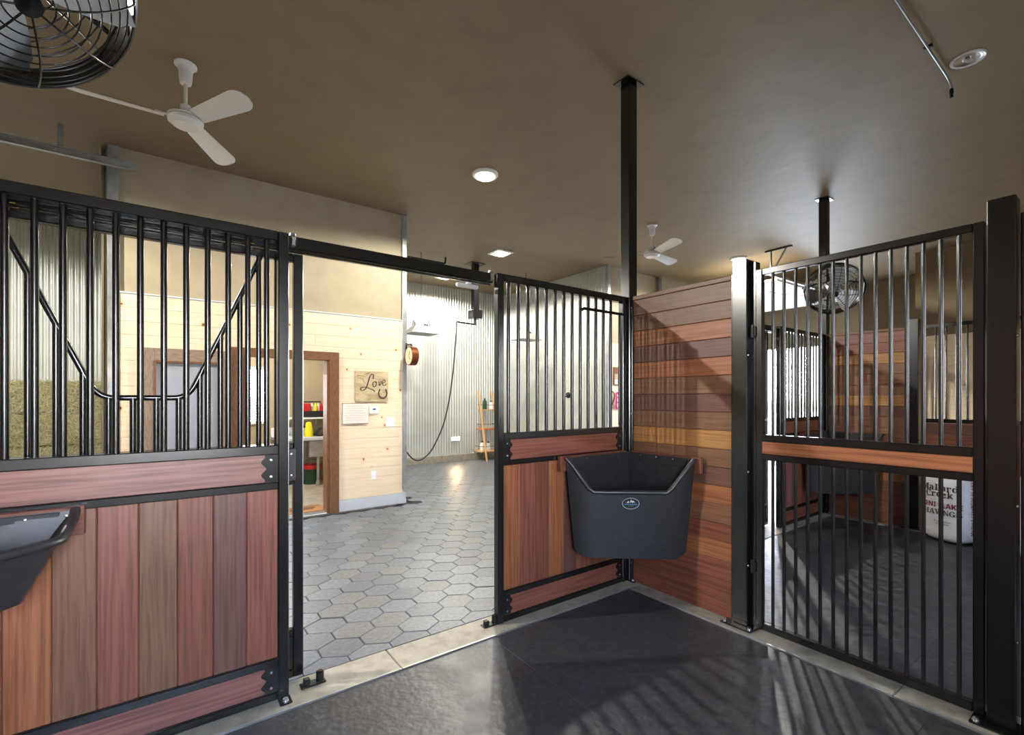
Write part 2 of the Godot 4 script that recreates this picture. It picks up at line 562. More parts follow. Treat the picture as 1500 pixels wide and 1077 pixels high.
func build_shell() -> void:
	var W: Material = M.wall_paint
	# ceiling over everything but with thickness
	sbox("ceiling", Vector3(-9.7, CEIL, -7.5), Vector3(9.7, CEIL + 0.15, 4.0), M.ceiling_paint)
	var nw := structure("wall_north")
	bx(nw, "panel", Vector3(-9.7, 0, -7.45), Vector3(-2.45, CEIL, -7.25), W, 0.0)
	bx(nw, "panel", Vector3(-1.45, 0, -7.45), Vector3(9.7, CEIL, -7.25), W, 0.0)
	bx(nw, "panel", Vector3(-2.45, 2.3, -7.45), Vector3(-1.45, CEIL, -7.25), W, 0.0)
	bx(nw, "panel", Vector3(-2.45, 0, -7.45), Vector3(-1.45, 0.8, -7.25), W, 0.0)
	sbox("wall_west", Vector3(-9.7, 0, -7.25), Vector3(-9.5, CEIL, 3.75), W)
	# the south wall, with the opening behind the camera
	var s := structure("wall_south")
	bx(s, "panel", Vector3(-9.5, 0, 3.75), Vector3(-3.75, CEIL, 3.95), W, 0.0)
	bx(s, "panel", Vector3(-2.35, 0, 3.75), Vector3(0.85, CEIL, 3.95), W, 0.0)
	bx(s, "panel", Vector3(0.85, 2.45, 3.75), Vector3(1.5, CEIL, 3.95), W, 0.0)
	bx(s, "panel", Vector3(0.85, 0, 3.75), Vector3(1.5, 1.15, 3.95), W, 0.0)
	bx(s, "panel", Vector3(1.5, 0, 3.75), Vector3(9.5, CEIL, 3.95), W, 0.0)
	bx(s, "panel", Vector3(-3.75, 2.45, 3.75), Vector3(-2.35, CEIL, 3.95), W, 0.0)
	bx(s, "panel", Vector3(-3.75, 0, 3.75), Vector3(-2.35, 1.15, 3.95), W, 0.0)
	# the east end wall, with the overhead door's opening
	s = structure("wall_east")
	bx(s, "panel", Vector3(9.5, 0, -7.25), Vector3(9.7, CEIL, -3.62), W, 0.0)
	bx(s, "panel", Vector3(9.5, 2.72, -3.62), Vector3(9.7, CEIL, -1.40), W, 0.0)
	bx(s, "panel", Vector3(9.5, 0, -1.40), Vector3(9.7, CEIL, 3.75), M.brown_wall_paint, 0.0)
	# room beyond the last stall
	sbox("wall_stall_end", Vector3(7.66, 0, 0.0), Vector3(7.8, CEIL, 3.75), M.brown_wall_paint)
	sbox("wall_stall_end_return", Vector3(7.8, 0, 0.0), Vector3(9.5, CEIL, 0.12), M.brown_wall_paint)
	# tack room: back and sides behind the pine front; its own ceiling
	sbox("wall_tack_left", Vector3(-3.56, 0, -7.25), Vector3(-3.46, CEIL, -3.86), W)
	sbox("wall_tack_right", Vector3(-0.45, 0, -7.25), Vector3(-0.36, CEIL, -3.86), W)
	sbox("ceiling_tack", Vector3(-3.46, 2.8, -6.5), Vector3(-0.45, 2.9, -3.86), M.white_paint)
	s = structure("wall_tack_back")
	bx(s, "panel", Vector3(-3.46, 0, -6.6), Vector3(-2.16, 2.8, -6.5), W, 0.0)
	bx(s, "panel", Vector3(-1.62, 0, -6.6), Vector3(-0.45, 2.8, -6.5), W, 0.0)
	bx(s, "panel", Vector3(-2.16, 0, -6.6), Vector3(-1.62, 1.03, -6.5), W, 0.0)
	bx(s, "panel", Vector3(-2.16, 2.0, -6.6), Vector3(-1.62, 2.8, -6.5), W, 0.0)
	# the closed room right of the wash bay
	sbox("wall_store_left", Vector3(3.85, 0, -7.25), Vector3(3.95, CEIL, -3.86), W)
	sbox("wall_store_right", Vector3(5.32, 0, -7.25), Vector3(5.42, CEIL, -3.86), W)
	# daylight windows in the back walls of the two stalls, behind the camera
	var w: Node3D
	for a in [[-3.75, -2.35, "window_1"], [0.85, 1.5, "window_3"]]:
		w = structure(a[2])
		bx(w, "window_frame", Vector3(a[0], 1.15, 3.76), Vector3(a[0] + 0.06, 2.45, 3.88), M.white_paint, 0.004)
		bx(w, "window_frame", Vector3(a[1] - 0.06, 1.15, 3.76), Vector3(a[1], 2.45, 3.88), M.white_paint, 0.004)
		bx(w, "window_frame", Vector3(a[0] + 0.06, 2.39, 3.76), Vector3(a[1] - 0.06, 2.45, 3.88), M.white_paint, 0.004)
		bx(w, "window_frame", Vector3(a[0] + 0.06, 1.15, 3.76), Vector3(a[1] - 0.06, 1.21, 3.88), M.white_paint, 0.004)
		bx(w, "pane", Vector3(a[0] + 0.06, 1.21, 3.82), Vector3(a[1] - 0.06, 2.39, 3.826), M.window_glass, 0.0)
	# small tack room window with blinds, lit by the shaft behind it
	w = structure("window_2")
	for a in [[Vector3(-2.16, 1.03, -6.58), Vector3(-2.11, 2.0, -6.46)], [Vector3(-1.67, 1.03, -6.58), Vector3(-1.62, 2.0, -6.46)], [Vector3(-2.11, 1.95, -6.58), Vector3(-1.67, 2.0, -6.46)], [Vector3(-2.11, 1.03, -6.58), Vector3(-1.67, 1.08, -6.46)]]:
		bx(w, "window_frame", a[0], a[1], M.white_paint, 0.004)
	for i in 18:
		var mb := MB.new()
		mb.box(Vector3.ZERO, Vector3(0.42, 0.003, 0.035), 0.0, Basis(Vector3.RIGHT, 0.5))
		part(w, "blind_slat", mb, M.white_plastic).position = Vector3(-1.89, 1.11 + i * 0.047, -6.5)
	# ground outside
	sbox("ground_outside", Vector3(-60, -0.32, -60), Vector3(60, -0.2, 60), M.gravel)

func build_floor() -> void:
	sbox("floor_aisle_bed", Vector3(-9.5, -0.2, -7.25), Vector3(9.5, -0.032, -0.13), M.joint_sand)
	sbox("floor_stalls", Vector3(-9.5, -0.2, -0.11), Vector3(9.5, -0.03, 3.75), M.concrete)
	sbox("floor_tack", Vector3(-3.46, -0.031, -6.5), Vector3(-0.45, -0.002, -3.74), M.tack_floor)
	sbox("floor_apron", Vector3(9.5, -0.2, -4.0), Vector3(16.0, -0.02, -1.0), M.gravel)
	# hexagonal pavers
	var f := structure("floor_pavers")
	var hexes := []
	var px := 0.2475
	var pz := 0.168
	var cx := sin(deg_to_rad(36.15))
	var cz := cos(deg_to_rad(36.15))
	for r in range(-1, 43):
		for c in range(-40, 40):
			var x := -2.2143 + c * px + (px * 0.5 if r % 2 != 0 else 0.0)
			var z := -0.2957 - r * pz
			if z < -7.1 or z > -0.05 or x < -9.2 or x > 9.2: continue
			if z < -3.55 and not (x > -0.15 and x < 3.6) and not (x > 5.6) and not x < -3.8: continue
			var dx := x + 3.053
			var dz := z - 2.562
			var q := dx * cx - dz * cz
			var s := 750.0 + 694.0 * (dx * cz + dz * cx) / q
			hexes.append([q if s > 425.0 and s < 745.0 and q > 0.0 else 100.0 + q, x, z])
	hexes.sort_custom(func(a, b): return a[0] < b[0])
	var shapes := []
	for k in 3:
		shapes.append(hex_shape(0.0, 0.0, 0.0012 * k))
	var rest := MB.new()
	for i in hexes.size():
		var h: Array = hexes[i]
		if i < 300:
			var sh: MB = shapes[rng.randi() % 3]
			if h[2] > -0.24:
				# cut along the kerb: clip the outline
				sh = cut_hex(-0.12 - h[2])
			var o := put(f, "paver", sh.mesh(), pavers[rng.randi() % pavers.size()])
			o.position = Vector3(h[1], rng.randf_range(-0.0015, 0.0015), h[2])
			o.rotation.x = rng.randf_range(-0.006, 0.006)
			o.rotation.z = rng.randf_range(-0.006, 0.006)
		else:
			hex_into(rest, h[1], h[2], rng.randf_range(-0.001, 0.001), -0.12)
	var o := part(f, "paver_field", rest, pavers[0])
	o.set_meta("kind", "stuff")
	# the concrete kerbs under the stall fronts and the partitions
	var k := structure("trim_1")
	var cuts := [-9.5, -7.0, -4.6, -2.012, 0.15]
	for i in cuts.size() - 1:
		bx(k, "kerb", Vector3(cuts[i] + 0.003, -0.1, -0.115), Vector3(cuts[i + 1] - 0.003, 0.0, 0.118), M.concrete, 0.004)
		bx(k, "edge_strip", Vector3(cuts[i] + 0.003, -0.1, 0.118), Vector3(minf(cuts[i + 1], -0.135) - 0.003, 0.003, 0.13), M.galvanised, 0.001)
	cuts = [0.155, 1.9, 3.81, 5.7, 7.66]
	for i in cuts.size() - 1:
		bx(k, "kerb", Vector3(cuts[i] + 0.003, -0.1, -0.115), Vector3(cuts[i + 1] - 0.003, 0.0, 0.118), M.concrete, 0.004)
	for xx in [0.0, 3.81]:
		cuts = [0.121, 1.78, 3.75]
		for i in 2:
			bx(k, "kerb", Vector3(xx - 0.138, -0.1, cuts[i] + 0.003), Vector3(xx + 0.138, 0.0, cuts[i + 1] - 0.003), M.concrete, 0.004)
			bx(k, "edge_strip", Vector3(xx - 0.15, -0.1, cuts[i] + 0.003), Vector3(xx - 0.138, 0.003, cuts[i + 1] - 0.003), M.galvanised, 0.001)
	# rubber mats
	var xs := [-3.81, -2.72, -1.43, -0.152]
	var names := ["rubber floor mat under the camera, by the left feeder", "rubber floor mat in front of the open sliding door", "rubber floor mat in the corner under the large feeder"]
	for i in 3:
		mat_tile(xs[i], xs[i + 1], 0.132, 1.93, names[i])
		mat_tile(xs[i], xs[i + 1], 1.93, 3.74, ["rubber floor mat at the back left of the near stall", "rubber floor mat in the lower middle of the picture", "rubber floor mat in front of the barred gate"][i])
	mat_tile(0.15, 1.9, 0.125, 1.75, "rubber floor mat just beyond the barred gate")
	mat_tile(1.9, 3.655, 0.125, 1.75, "rubber floor mat under the far feeder and shavings bags")
	mat_tile(0.15, 1.9, 1.75, 3.74, "rubber floor mat beyond the gate, back left")
	mat_tile(1.9, 3.655, 1.75, 3.74, "rubber floor mat beyond the gate, back right")
	mat_tile(3.965, 7.65, 0.125, 3.74, "rubber floor mat of the last stall")

func mat_tile(x0: float, x1: float, z0: float, z1: float, label: String) -> void:
	var t := thing("rubber_mat", label, "mat", Vector3((x0 + x1) * 0.5, -0.03, (z0 + z1) * 0.5), "rubber stall mats")
	var hx := (x1 - x0) * 0.5 - 0.0004
	var hz := (z1 - z0) * 0.5 - 0.0004
	var mb := MB.new()
	mb.box(Vector3(0, 0.0125, 0), Vector3(hx * 2, 0.025, hz * 2), 0.0008)
	part(t, "sheet", mb, M.rubber)

func hex_pts(s: float) -> Array:
	var w := 0.2475 * 0.5 - 0.0025 - s
	var a := 0.049 - s * 0.3
	var b := 0.119 - 0.0025 - s
	return [Vector2(0, -b), Vector2(w, -a), Vector2(w, a), Vector2(0, b), Vector2(-w, a), Vector2(-w, -a)]

func hex_into(mb: MB, x: float, z: float, y: float, edge := 9.0) -> void:
	# edge: the pavers are sawn off at this z
	var top := []
	var mid := []
	var low := []
	for p in hex_pts(0.004): top.append(Vector3(x + p.x, y, minf(z + p.y, edge - 0.003)))
	for p in hex_pts(0.0): mid.append(Vector3(x + p.x, y - 0.004, minf(z + p.y, edge)))
	for p in hex_pts(0.0): low.append(Vector3(x + p.x, y - 0.034, minf(z + p.y, edge)))
	mb.poly(top, Vector3.UP)
	for i in 6:
		var j := (i + 1) % 6
		var o: Vector3 = (mid[i] + mid[j]) * 0.5 - Vector3(x, y - 0.004, z)
		mb.poly([top[i], top[j], mid[j], mid[i]], o + Vector3(0, 0.1, 0))
		mb.poly([mid[i], mid[j], low[j], low[i]], o)

func cut_hex(edge: float) -> MB:
	var mb := MB.new()
	var win := PackedVector2Array([Vector2(-1, -1), Vector2(1, -1), Vector2(1, edge), Vector2(-1, edge)])
	var o := Geometry2D.intersect_polygons(PackedVector2Array(hex_pts(0.001)), win)
	if o.size():
		mb.prism(o[0], 0.034, Transform3D(Basis(Vector3.RIGHT, Vector3.BACK, Vector3.DOWN), Vector3.ZERO))
	return mb

func hex_shape(x: float, z: float, y: float) -> MB:
	var mb := MB.new()
	hex_into(mb, x, z, y)
	return mb

func pine_rows(w: Node3D, x0: float, x1: float, y0: float, y1: float, z: float, along_z := false) -> void:
	var rows := int(round((y1 - y0) / 0.1333))
	var h := (y1 - y0) / rows
	for r in rows:
		# break long runs into boards
		var cut := [x0]
		if x1 - x0 > 1.6: cut.append(lerpf(x0, x1, [0.35, 0.62, 0.48, 0.74][r % 4]))
		cut.append(x1)
		for i in cut.size() - 1:
			var a: float = cut[i] + 0.0004
			var b: float = cut[i + 1] - 0.0004
			if along_z:
				bx(w, "plank", Vector3(z, y0 + r * h + 0.0006, a), Vector3(z + 0.018, y0 + (r + 1) * h - 0.0006, b), M.pine, 0.0025)
			else:
				bx(w, "plank", Vector3(a, y0 + r * h + 0.0006, z - 0.018), Vector3(b, y0 + (r + 1) * h - 0.0006, z), M.pine, 0.0025)

func build_pine_walls() -> void:
	var W: Material = M.wall_paint
	# the front of the tack room, with its doorway
	var w := structure("wall_tack_front")
	bx(w, "panel", Vector3(-3.46, 0, -3.86), Vector3(-2.34, CEIL, -3.72), W, 0.0)
	bx(w, "panel", Vector3(-1.37, 0, -3.86), Vector3(-0.36, CEIL, -3.72), W, 0.0)
	bx(w, "panel", Vector3(-2.34, 1.99, -3.86), Vector3(-1.37, CEIL, -3.72), W, 0.0)
	pine_rows(w, -3.44, -2.34, 0.15, 1.99, -3.70)
	pine_rows(w, -1.37, -0.375, 0.15, 1.99, -3.70)
	pine_rows(w, -3.44, -0.375, 1.99, 2.55, -3.70)
	bx(w, "cap_strip", Vector3(-3.44, 2.55, -3.72), Vector3(-0.375, 2.568, -3.692), M.base_grey, 0.002)
	var b := structure("baseboard_tack")
	bx(b, "board", Vector3(-1.25, 0, -3.72), Vector3(-0.34, 0.145, -3.69), M.base_grey, 0.003)
	bx(b, "board", Vector3(-3.46, 0, -3.72), Vector3(-2.46, 0.145, -3.69), M.base_grey, 0.003)
	bx(b, "board", Vector3(-0.36, 0, -3.86), Vector3(-0.33, 0.145, -3.69), M.base_grey, 0.003)
	# galvanised corner trims
	var k := structure("trim_2")
	for x in [[-3.53, -3.44], [-0.385, -0.32], [3.79, 3.87], [5.36, 5.44]]:
		bx(k, "corner_trim", Vector3(x[0], 0.2, -3.75), Vector3(x[1], CEIL - 0.003, -3.685), M.galvanised, 0.003)
	# the pine wall right of the wash bay
	w = structure("wall_store_front")
	bx(w, "panel", Vector3(3.85, 0, -3.86), Vector3(5.42, CEIL, -3.76), W, 0.0)
	pine_rows(w, 3.87, 5.36, 0.15, 2.55, -3.742)
	# the pine wall at the end of the last stall
	w = structure("wall_stall_end_pine")
	pine_rows(w, 0.13, 3.74, 0.0, 2.55, 7.64, true)

func corrugate(called: String, a: Vector3, b: Vector3, y0: float, y1: float) -> void:
	var d := b - a
	var len := d.length()
	d = d.normalized()
	var nn := Vector3.UP.cross(d) * -1.0
	var steps := int(len / 0.0677 * 10.0)
	var lo := []
	var hi := []
	for i in steps + 1:
		var s := len * i / steps
		var o := a + d * s + nn * 0.0095 * sin(TAU * s / 0.0677)
		lo.append(Vector3(o.x, y0, o.z))
		hi.append(Vector3(o.x, y1, o.z))
	var mb := MB.new()
	mb.grid([lo, hi])
	var o := part(self, numbered(called), mb, M.corrugated)
	o.set_meta("kind", "structure")

func build_corrugated() -> void:
	corrugate("wall_wash_back", Vector3(-0.34, 0, -7.2), Vector3(3.84, 0, -7.2), 0.14, CEIL)
	corrugate("wall_wash_right", Vector3(3.82, 0, -7.2), Vector3(3.82, 0, -3.76), 0.14, CEIL)
	corrugate("wall_wash_left", Vector3(-0.34, 0, -3.76), Vector3(-0.34, 0, -7.2), 0.14, CEIL)
	corrugate("wall_hay_back", Vector3(-9.5, 0, -7.2), Vector3(-3.56, 0, -7.2), 0.14, CEIL)
	corrugate("wall_hay_right", Vector3(-3.575, 0, -7.2), Vector3(-3.575, 0, -3.8), 0.14, CEIL)
	var k := structure("trim_3")
	bx(k, "kerb", Vector3(-0.36, -0.03, -7.25), Vector3(3.85, 0.15, -7.15), M.concrete, 0.004)
	bx(k, "kerb", Vector3(3.76, -0.03, -7.15), Vector3(3.85, 0.15, -3.75), M.concrete, 0.004)
	bx(k, "kerb", Vector3(-9.5, -0.03, -7.25), Vector3(-3.56, 0.15, -7.15), M.concrete, 0.004)

func build_doors() -> void:
	# tack room doorway: dark stained casing
	var d := structure("door_1")
	bx(d, "casing", Vector3(-1.37, 0, -3.73), Vector3(-1.25, 2.06, -3.675), M.casing_wood, 0.004)
	bx(d, "casing", Vector3(-2.46, 0, -3.73), Vector3(-2.34, 2.06, -3.675), M.casing_wood, 0.004)
	bx(d, "casing", Vector3(-2.34, 1.95, -3.73), Vector3(-1.37, 2.06, -3.675), M.casing_wood, 0.004)
	bx(d, "jamb", Vector3(-1.40, 0, -3.87), Vector3(-1.37, 1.95, -3.69), M.casing_wood, 0.002)
	bx(d, "jamb", Vector3(-2.34, 0, -3.87), Vector3(-2.31, 1.95, -3.69), M.casing_wood, 0.002)
	bx(d, "door_sill", Vector3(-2.34, -0.01, -3.87), Vector3(-1.37, 0.012, -3.69), M.aluminium, 0.003)
	# the door itself, swung back flat against the pine
	d = structure("door_2")
	bx(d, "stile", Vector3(-3.26, 0.03, -3.685), Vector3(-3.15, 2.0, -3.64), M.taupe_wood, 0.003)
	bx(d, "stile", Vector3(-2.57, 0.03, -3.685), Vector3(-2.47, 2.0, -3.64), M.taupe_wood, 0.003)
	bx(d, "rail", Vector3(-3.15, 1.86, -3.685), Vector3(-2.57, 2.0, -3.64), M.taupe_wood, 0.003)
	bx(d, "rail", Vector3(-3.15, 0.62, -3.685), Vector3(-2.57, 0.80, -3.64), M.taupe_wood, 0.003)
	bx(d, "panel", Vector3(-3.15, 0.03, -3.68), Vector3(-2.57, 0.62, -3.655), M.taupe_wood, 0.003)
	bx(d, "glass", Vector3(-3.15, 0.80, -3.675), Vector3(-2.57, 1.86, -3.66), M.grey_glass, 0.0)
	for a in [[Vector3(-3.16, 0.79, -3.66), Vector3(-3.135, 1.87, -3.63)], [Vector3(-2.585, 0.79, -3.66), Vector3(-2.56, 1.87, -3.63)], [Vector3(-3.135, 1.845, -3.66), Vector3(-2.585, 1.87, -3.63)], [Vector3(-3.135, 0.79, -3.66), Vector3(-2.585, 0.815, -3.63)]]:
		bx(d, "bead", a[0], a[1], M.casing_wood, 0.003)

# ---------------------------------------------------------------- stalls

func plate_outline(w: float, h: float) -> PackedVector2Array:
	# straight on the left, scalloped on the right
	var o := PackedVector2Array([Vector2(0, 0), Vector2(w * 0.8, 0)])
	for i in 25:
		var s := i / 24.0
		o.append(Vector2(w * (0.84 + 0.14 * cos(s * TAU * 2.0 + PI) * (1.0 if s > 0.05 and s < 0.95 else 0.6)), h * (0.04 + 0.92 * s)))
	o.append(Vector2(w * 0.8, h))
	o.append(Vector2(0, h))
	return o

# a steel gusset with a wavy edge and two rivets; dir = +1 points along +x
func gusset(t: Node3D, x: float, y0: float, y1: float, z: float, dir: float) -> void:
	var mb := MB.new()
	var xf := Transform3D(Basis(Vector3(dir, 0, 0), Vector3.UP, Vector3.BACK), Vector3(x, y0, z))
	mb.prism(plate_outline(0.075, y1 - y0), 0.005, xf)
	var g := part(t, "gusset_plate", mb, M.black_steel)
	for yy in [0.2, 0.8]:
		var r := MB.new()
		r.lathe([Vector2(0.0075, 0), Vector2(0.006, 0.0035), Vector2(0.0, 0.005)], Transform3D(Basis(Vector3.RIGHT, PI / 2), Vector3(x + dir * 0.03, lerpf(y0, y1, yy), z + 0.005)), 10)
		part(g, "rivet", r, M.rivet)

# a board with a tongue that slips into its neighbour, so that no light comes through the joint
func tongue_board(t: Node3D, called: String, lo: Vector3, hi: Vector3, m: Material, way: Vector3) -> void:
	var mb := MB.new()
	mb.off = Vector2(rng.randf() * 7.0, rng.randf() * 7.0)
	var s := hi - lo
	mb.box(Vector3.ZERO, s, 0.004)
	if way != Vector3.ZERO:
		var ts := s
		var thin := 2 if s.z < minf(s.x, s.y) else 0
		ts[thin] = 0.006
		for a in 3:
			if way[a] != 0.0: ts[a] = 0.016
			elif a != thin: ts[a] -= 0.006
		mb.box(way * s * 0.5, ts, 0.0)
	part(t, called, mb, m).position = (lo + hi) * 0.5

# a fixed stall front between x0 and x1: bars over a board over upright boards over a board
func front_panel(called: String, label: String, x0: float, x1: float, bars: Array, tones: Array, mid: int, left_g := true, right_g := true) -> Node3D:
	var t := thing(called, label, "stall panel", Vector3.ZERO, "fixed stall fronts")
	var K: Material = M.black_steel
	var zf := 0.025
	bx(t, "stile", Vector3(x0, 0.0, -zf), Vector3(x0 + 0.048, TOP, zf), K, 0.004)
	bx(t, "stile", Vector3(x1 - 0.048, 0.0, -zf), Vector3(x1, TOP, zf), K, 0.004)
	var a := x0 + 0.048
	var b := x1 - 0.048
	for r in [[2.242, TOP], [1.2, 1.246], [1.03, 1.066], [0.168, 0.207], [0.004, 0.042]]:
		bx(t, "rail", Vector3(a, r[0], -zf), Vector3(b, r[1], zf), K, 0.004)
	for x in bars:
		bar(t, "bar", Vector3(x, 1.243, 0), Vector3(x, 2.245, 0), 0.0125, K, 14)
	bx(t, "board", Vector3(a, 1.066, -0.012), Vector3(b, 1.2, 0.012), wood(mid), 0.002)
	bx(t, "board", Vector3(a, 0.042, -0.012), Vector3(b, 0.168, 0.012), wood(mid), 0.002)
	if left_g:
		gusset(t, a, 1.066, 1.2, 0.012, 1.0)
		gusset(t, a, 0.042, 0.168, 0.012, 1.0)
	if right_g:
		gusset(t, b, 1.066, 1.2, 0.012, -1.0)
		gusset(t, b, 0.042, 0.168, 0.012, -1.0)
	var n := int(round((b - a) / 0.134))
	var w := 0.134
	for i in n:
		tongue_board(t, "upright_board", Vector3(maxf(a, b - (n - i) * w) + 0.0004, 0.205, -0.016) if x0 < -3.0 else Vector3(a + i * w + 0.0004, 0.205, -0.016), Vector3(b - (n - i - 1) * w - 0.0004 if x0 < -3.0 else (b if i == n - 1 else a + (i + 1) * w - 0.0004), 1.032, 0.012), wood(tones[i % tones.size()]), Vector3(1 if i < n - 1 else 0, 0, 0))
	return t

# a sliding stall door: bars with a V-shaped yoke, a board, bars below, a kick board
func sliding_door(label: String, x0: float, x1: float) -> void:
	var t := thing("sliding_stall_door", label, "door", Vector3(0, 0, -0.12), "sliding stall doors")
	var K: Material = M.black_steel
	var zf := 0.02
	var cx := (x0 + x1) * 0.5
	bx(t, "stile", Vector3(x0, 0.02, -zf), Vector3(x0 + 0.048, 2.228, zf), K, 0.004)
	bx(t, "stile", Vector3(x1 - 0.048, 0.02, -zf), Vector3(x1, 2.228, zf), K, 0.004)
	var a := x0 + 0.048
	var b := x1 - 0.048
	for r in [[2.186, 2.228], [1.2, 1.24], [1.03, 1.066], [0.235, 0.27], [0.02, 0.06]]:
		bx(t, "rail", Vector3(a, r[0], -zf), Vector3(b, r[1], zf), K, 0.004)
	bx(t, "board", Vector3(a + 0.09, 1.066, -0.012), Vector3(b - 0.09, 1.2, 0.012), wood(4), 0.002)
	bx(t, "kick_board", Vector3(a + 0.09, 0.06, -0.012), Vector3(b - 0.09, 0.235, 0.012), wood(2), 0.002)
	for e in [[a, 1.0], [b, -1.0]]:
		for yy in [[1.066, 1.2], [0.06, 0.235]]:
			var mb := MB.new()
			mb.box(Vector3(e[0] + e[1] * 0.045, (yy[0] + yy[1]) * 0.5, 0.0), Vector3(0.09, yy[1] - yy[0], 0.024), 0.003)
			part(t, "end_plate", mb, K)
	# pull handle plate
	var h := MB.new()
	h.box(Vector3(b - 0.012, 1.13, 0.026), Vector3(0.04, 0.17, 0.008), 0.003)
	var hp := part(t, "handle_plate", h, M.black_steel_dull)
	for yy in [1.075, 1.185]:
		var r := MB.new()
		r.lathe([Vector2(0.006, 0), Vector2(0.005, 0.003), Vector2(0, 0.004)], Transform3D(Basis(Vector3.RIGHT, PI / 2), Vector3(b - 0.012, yy, 0.03)), 10)
		part(hp, "rivet", r, M.rivet)
	# yoke
	var yl := 1.476
	var pts := []
	var raw := [Vector2(-0.462, 2.19), Vector2(-0.19, 1.545)]
	pts.append(Vector3(cx + raw[0].x, raw[0].y, 0))
	pts.append(Vector3(cx - 0.205, 1.58, 0))
	for i in 9:
		var s := i / 8.0
		var p: Vector2 = Vector2(-0.19, 1.545).lerp(Vector2(-0.162, yl), s).lerp(Vector2(-0.162, yl).lerp(Vector2(-0.105, yl), s), s)
		pts.append(Vector3(cx + p.x, p.y, 0))
	var full := pts.duplicate()
	for i in range(pts.size() - 1, -1, -1):
		full.append(Vector3(2.0 * cx - pts[i].x, pts[i].y, 0))
	var mb2 := MB.new()
	mb2.tube(full, 0.0125, 12)
	part(t, "yoke", mb2, K)
	var k := 0
	var n := int((b - a) / 0.0825)
	for i in n:
		var dx := (i - (n - 1) * 0.5) * 0.0825
		var top := 2.19
		if absf(dx) < 0.15: top = yl
		elif absf(dx) < 0.45: top = lerpf(1.50, 2.16, (absf(dx) - 0.172) / 0.276)
		bar(t, "bar", Vector3(cx + dx, 1.236, 0), Vector3(cx + dx, top, 0), 0.0125, K, 12)
		bar(t, "lower_bar", Vector3(cx + dx, 0.266, 0), Vector3(cx + dx, 1.034, 0), 0.0105, K, 10)
	# trolleys that hang it from the track
	for x in [x0 + 0.25, x1 - 0.25]:
		var tr := MB.new()
		tr.cyl(Vector3(x, 2.228, 0.055), Vector3(x, 2.3, 0.055), 0.006, 8)
		tr.box(Vector3(x, 2.23, 0.03), Vector3(0.03, 0.012, 0.06), 0.002)
		tr.lathe([Vector2(0.011, -0.012), Vector2(0.011, 0.0), Vector2(0, 0.0)], Transform3D(Basis(), Vector3(x, 2.262, 0.055)), 6)
		part(t, "trolley", tr, M.brass)

func floor_guide(x: float, z: float, label: String) -> void:
	var t := thing("floor_guide", label, "door guide", Vector3(x, 0, z), "door guides on the sill")
	var mb := MB.new()
	mb.box(Vector3(0, 0.004, 0), Vector3(0.12, 0.008, 0.05), 0.002)
	part(t, "plate", mb, M.black_steel_dull)
	mb = MB.new()
	mb.lathe([Vector2(0.0, 0.0), Vector2(0.02, 0.0), Vector2(0.02, 0.045), Vector2(0.012, 0.05), Vector2(0.0, 0.05)], Transform3D(Basis(), Vector3(0.035, 0.008, 0)), 16)
	part(t, "roller", mb, M.black_steel)
	mb = MB.new()
	mb.box(Vector3(-0.03, 0.022, 0), Vector3(0.03, 0.03, 0.035), 0.004)
	part(t, "bracket", mb, M.black_steel_dull)

func bolt_foot(t: Node3D, p: Vector3, size: Vector3, bolts: Array) -> void:
	var mb := MB.new()
	mb.box(p + Vector3(0, size.y * 0.5, 0), size, 0.002)
	var f := part(t, "foot_plate", mb, M.black_steel)
	for b in bolts:
		var m := MB.new()
		m.lathe([Vector2(0.017, 0), Vector2(0.017, 0.003), Vector2(0.012, 0.003), Vector2(0.012, 0.014), Vector2(0.0, 0.016)], Transform3D(Basis(), p + b + Vector3(0, size.y, 0)), 6)
		part(f, "bolt", m, M.rivet)

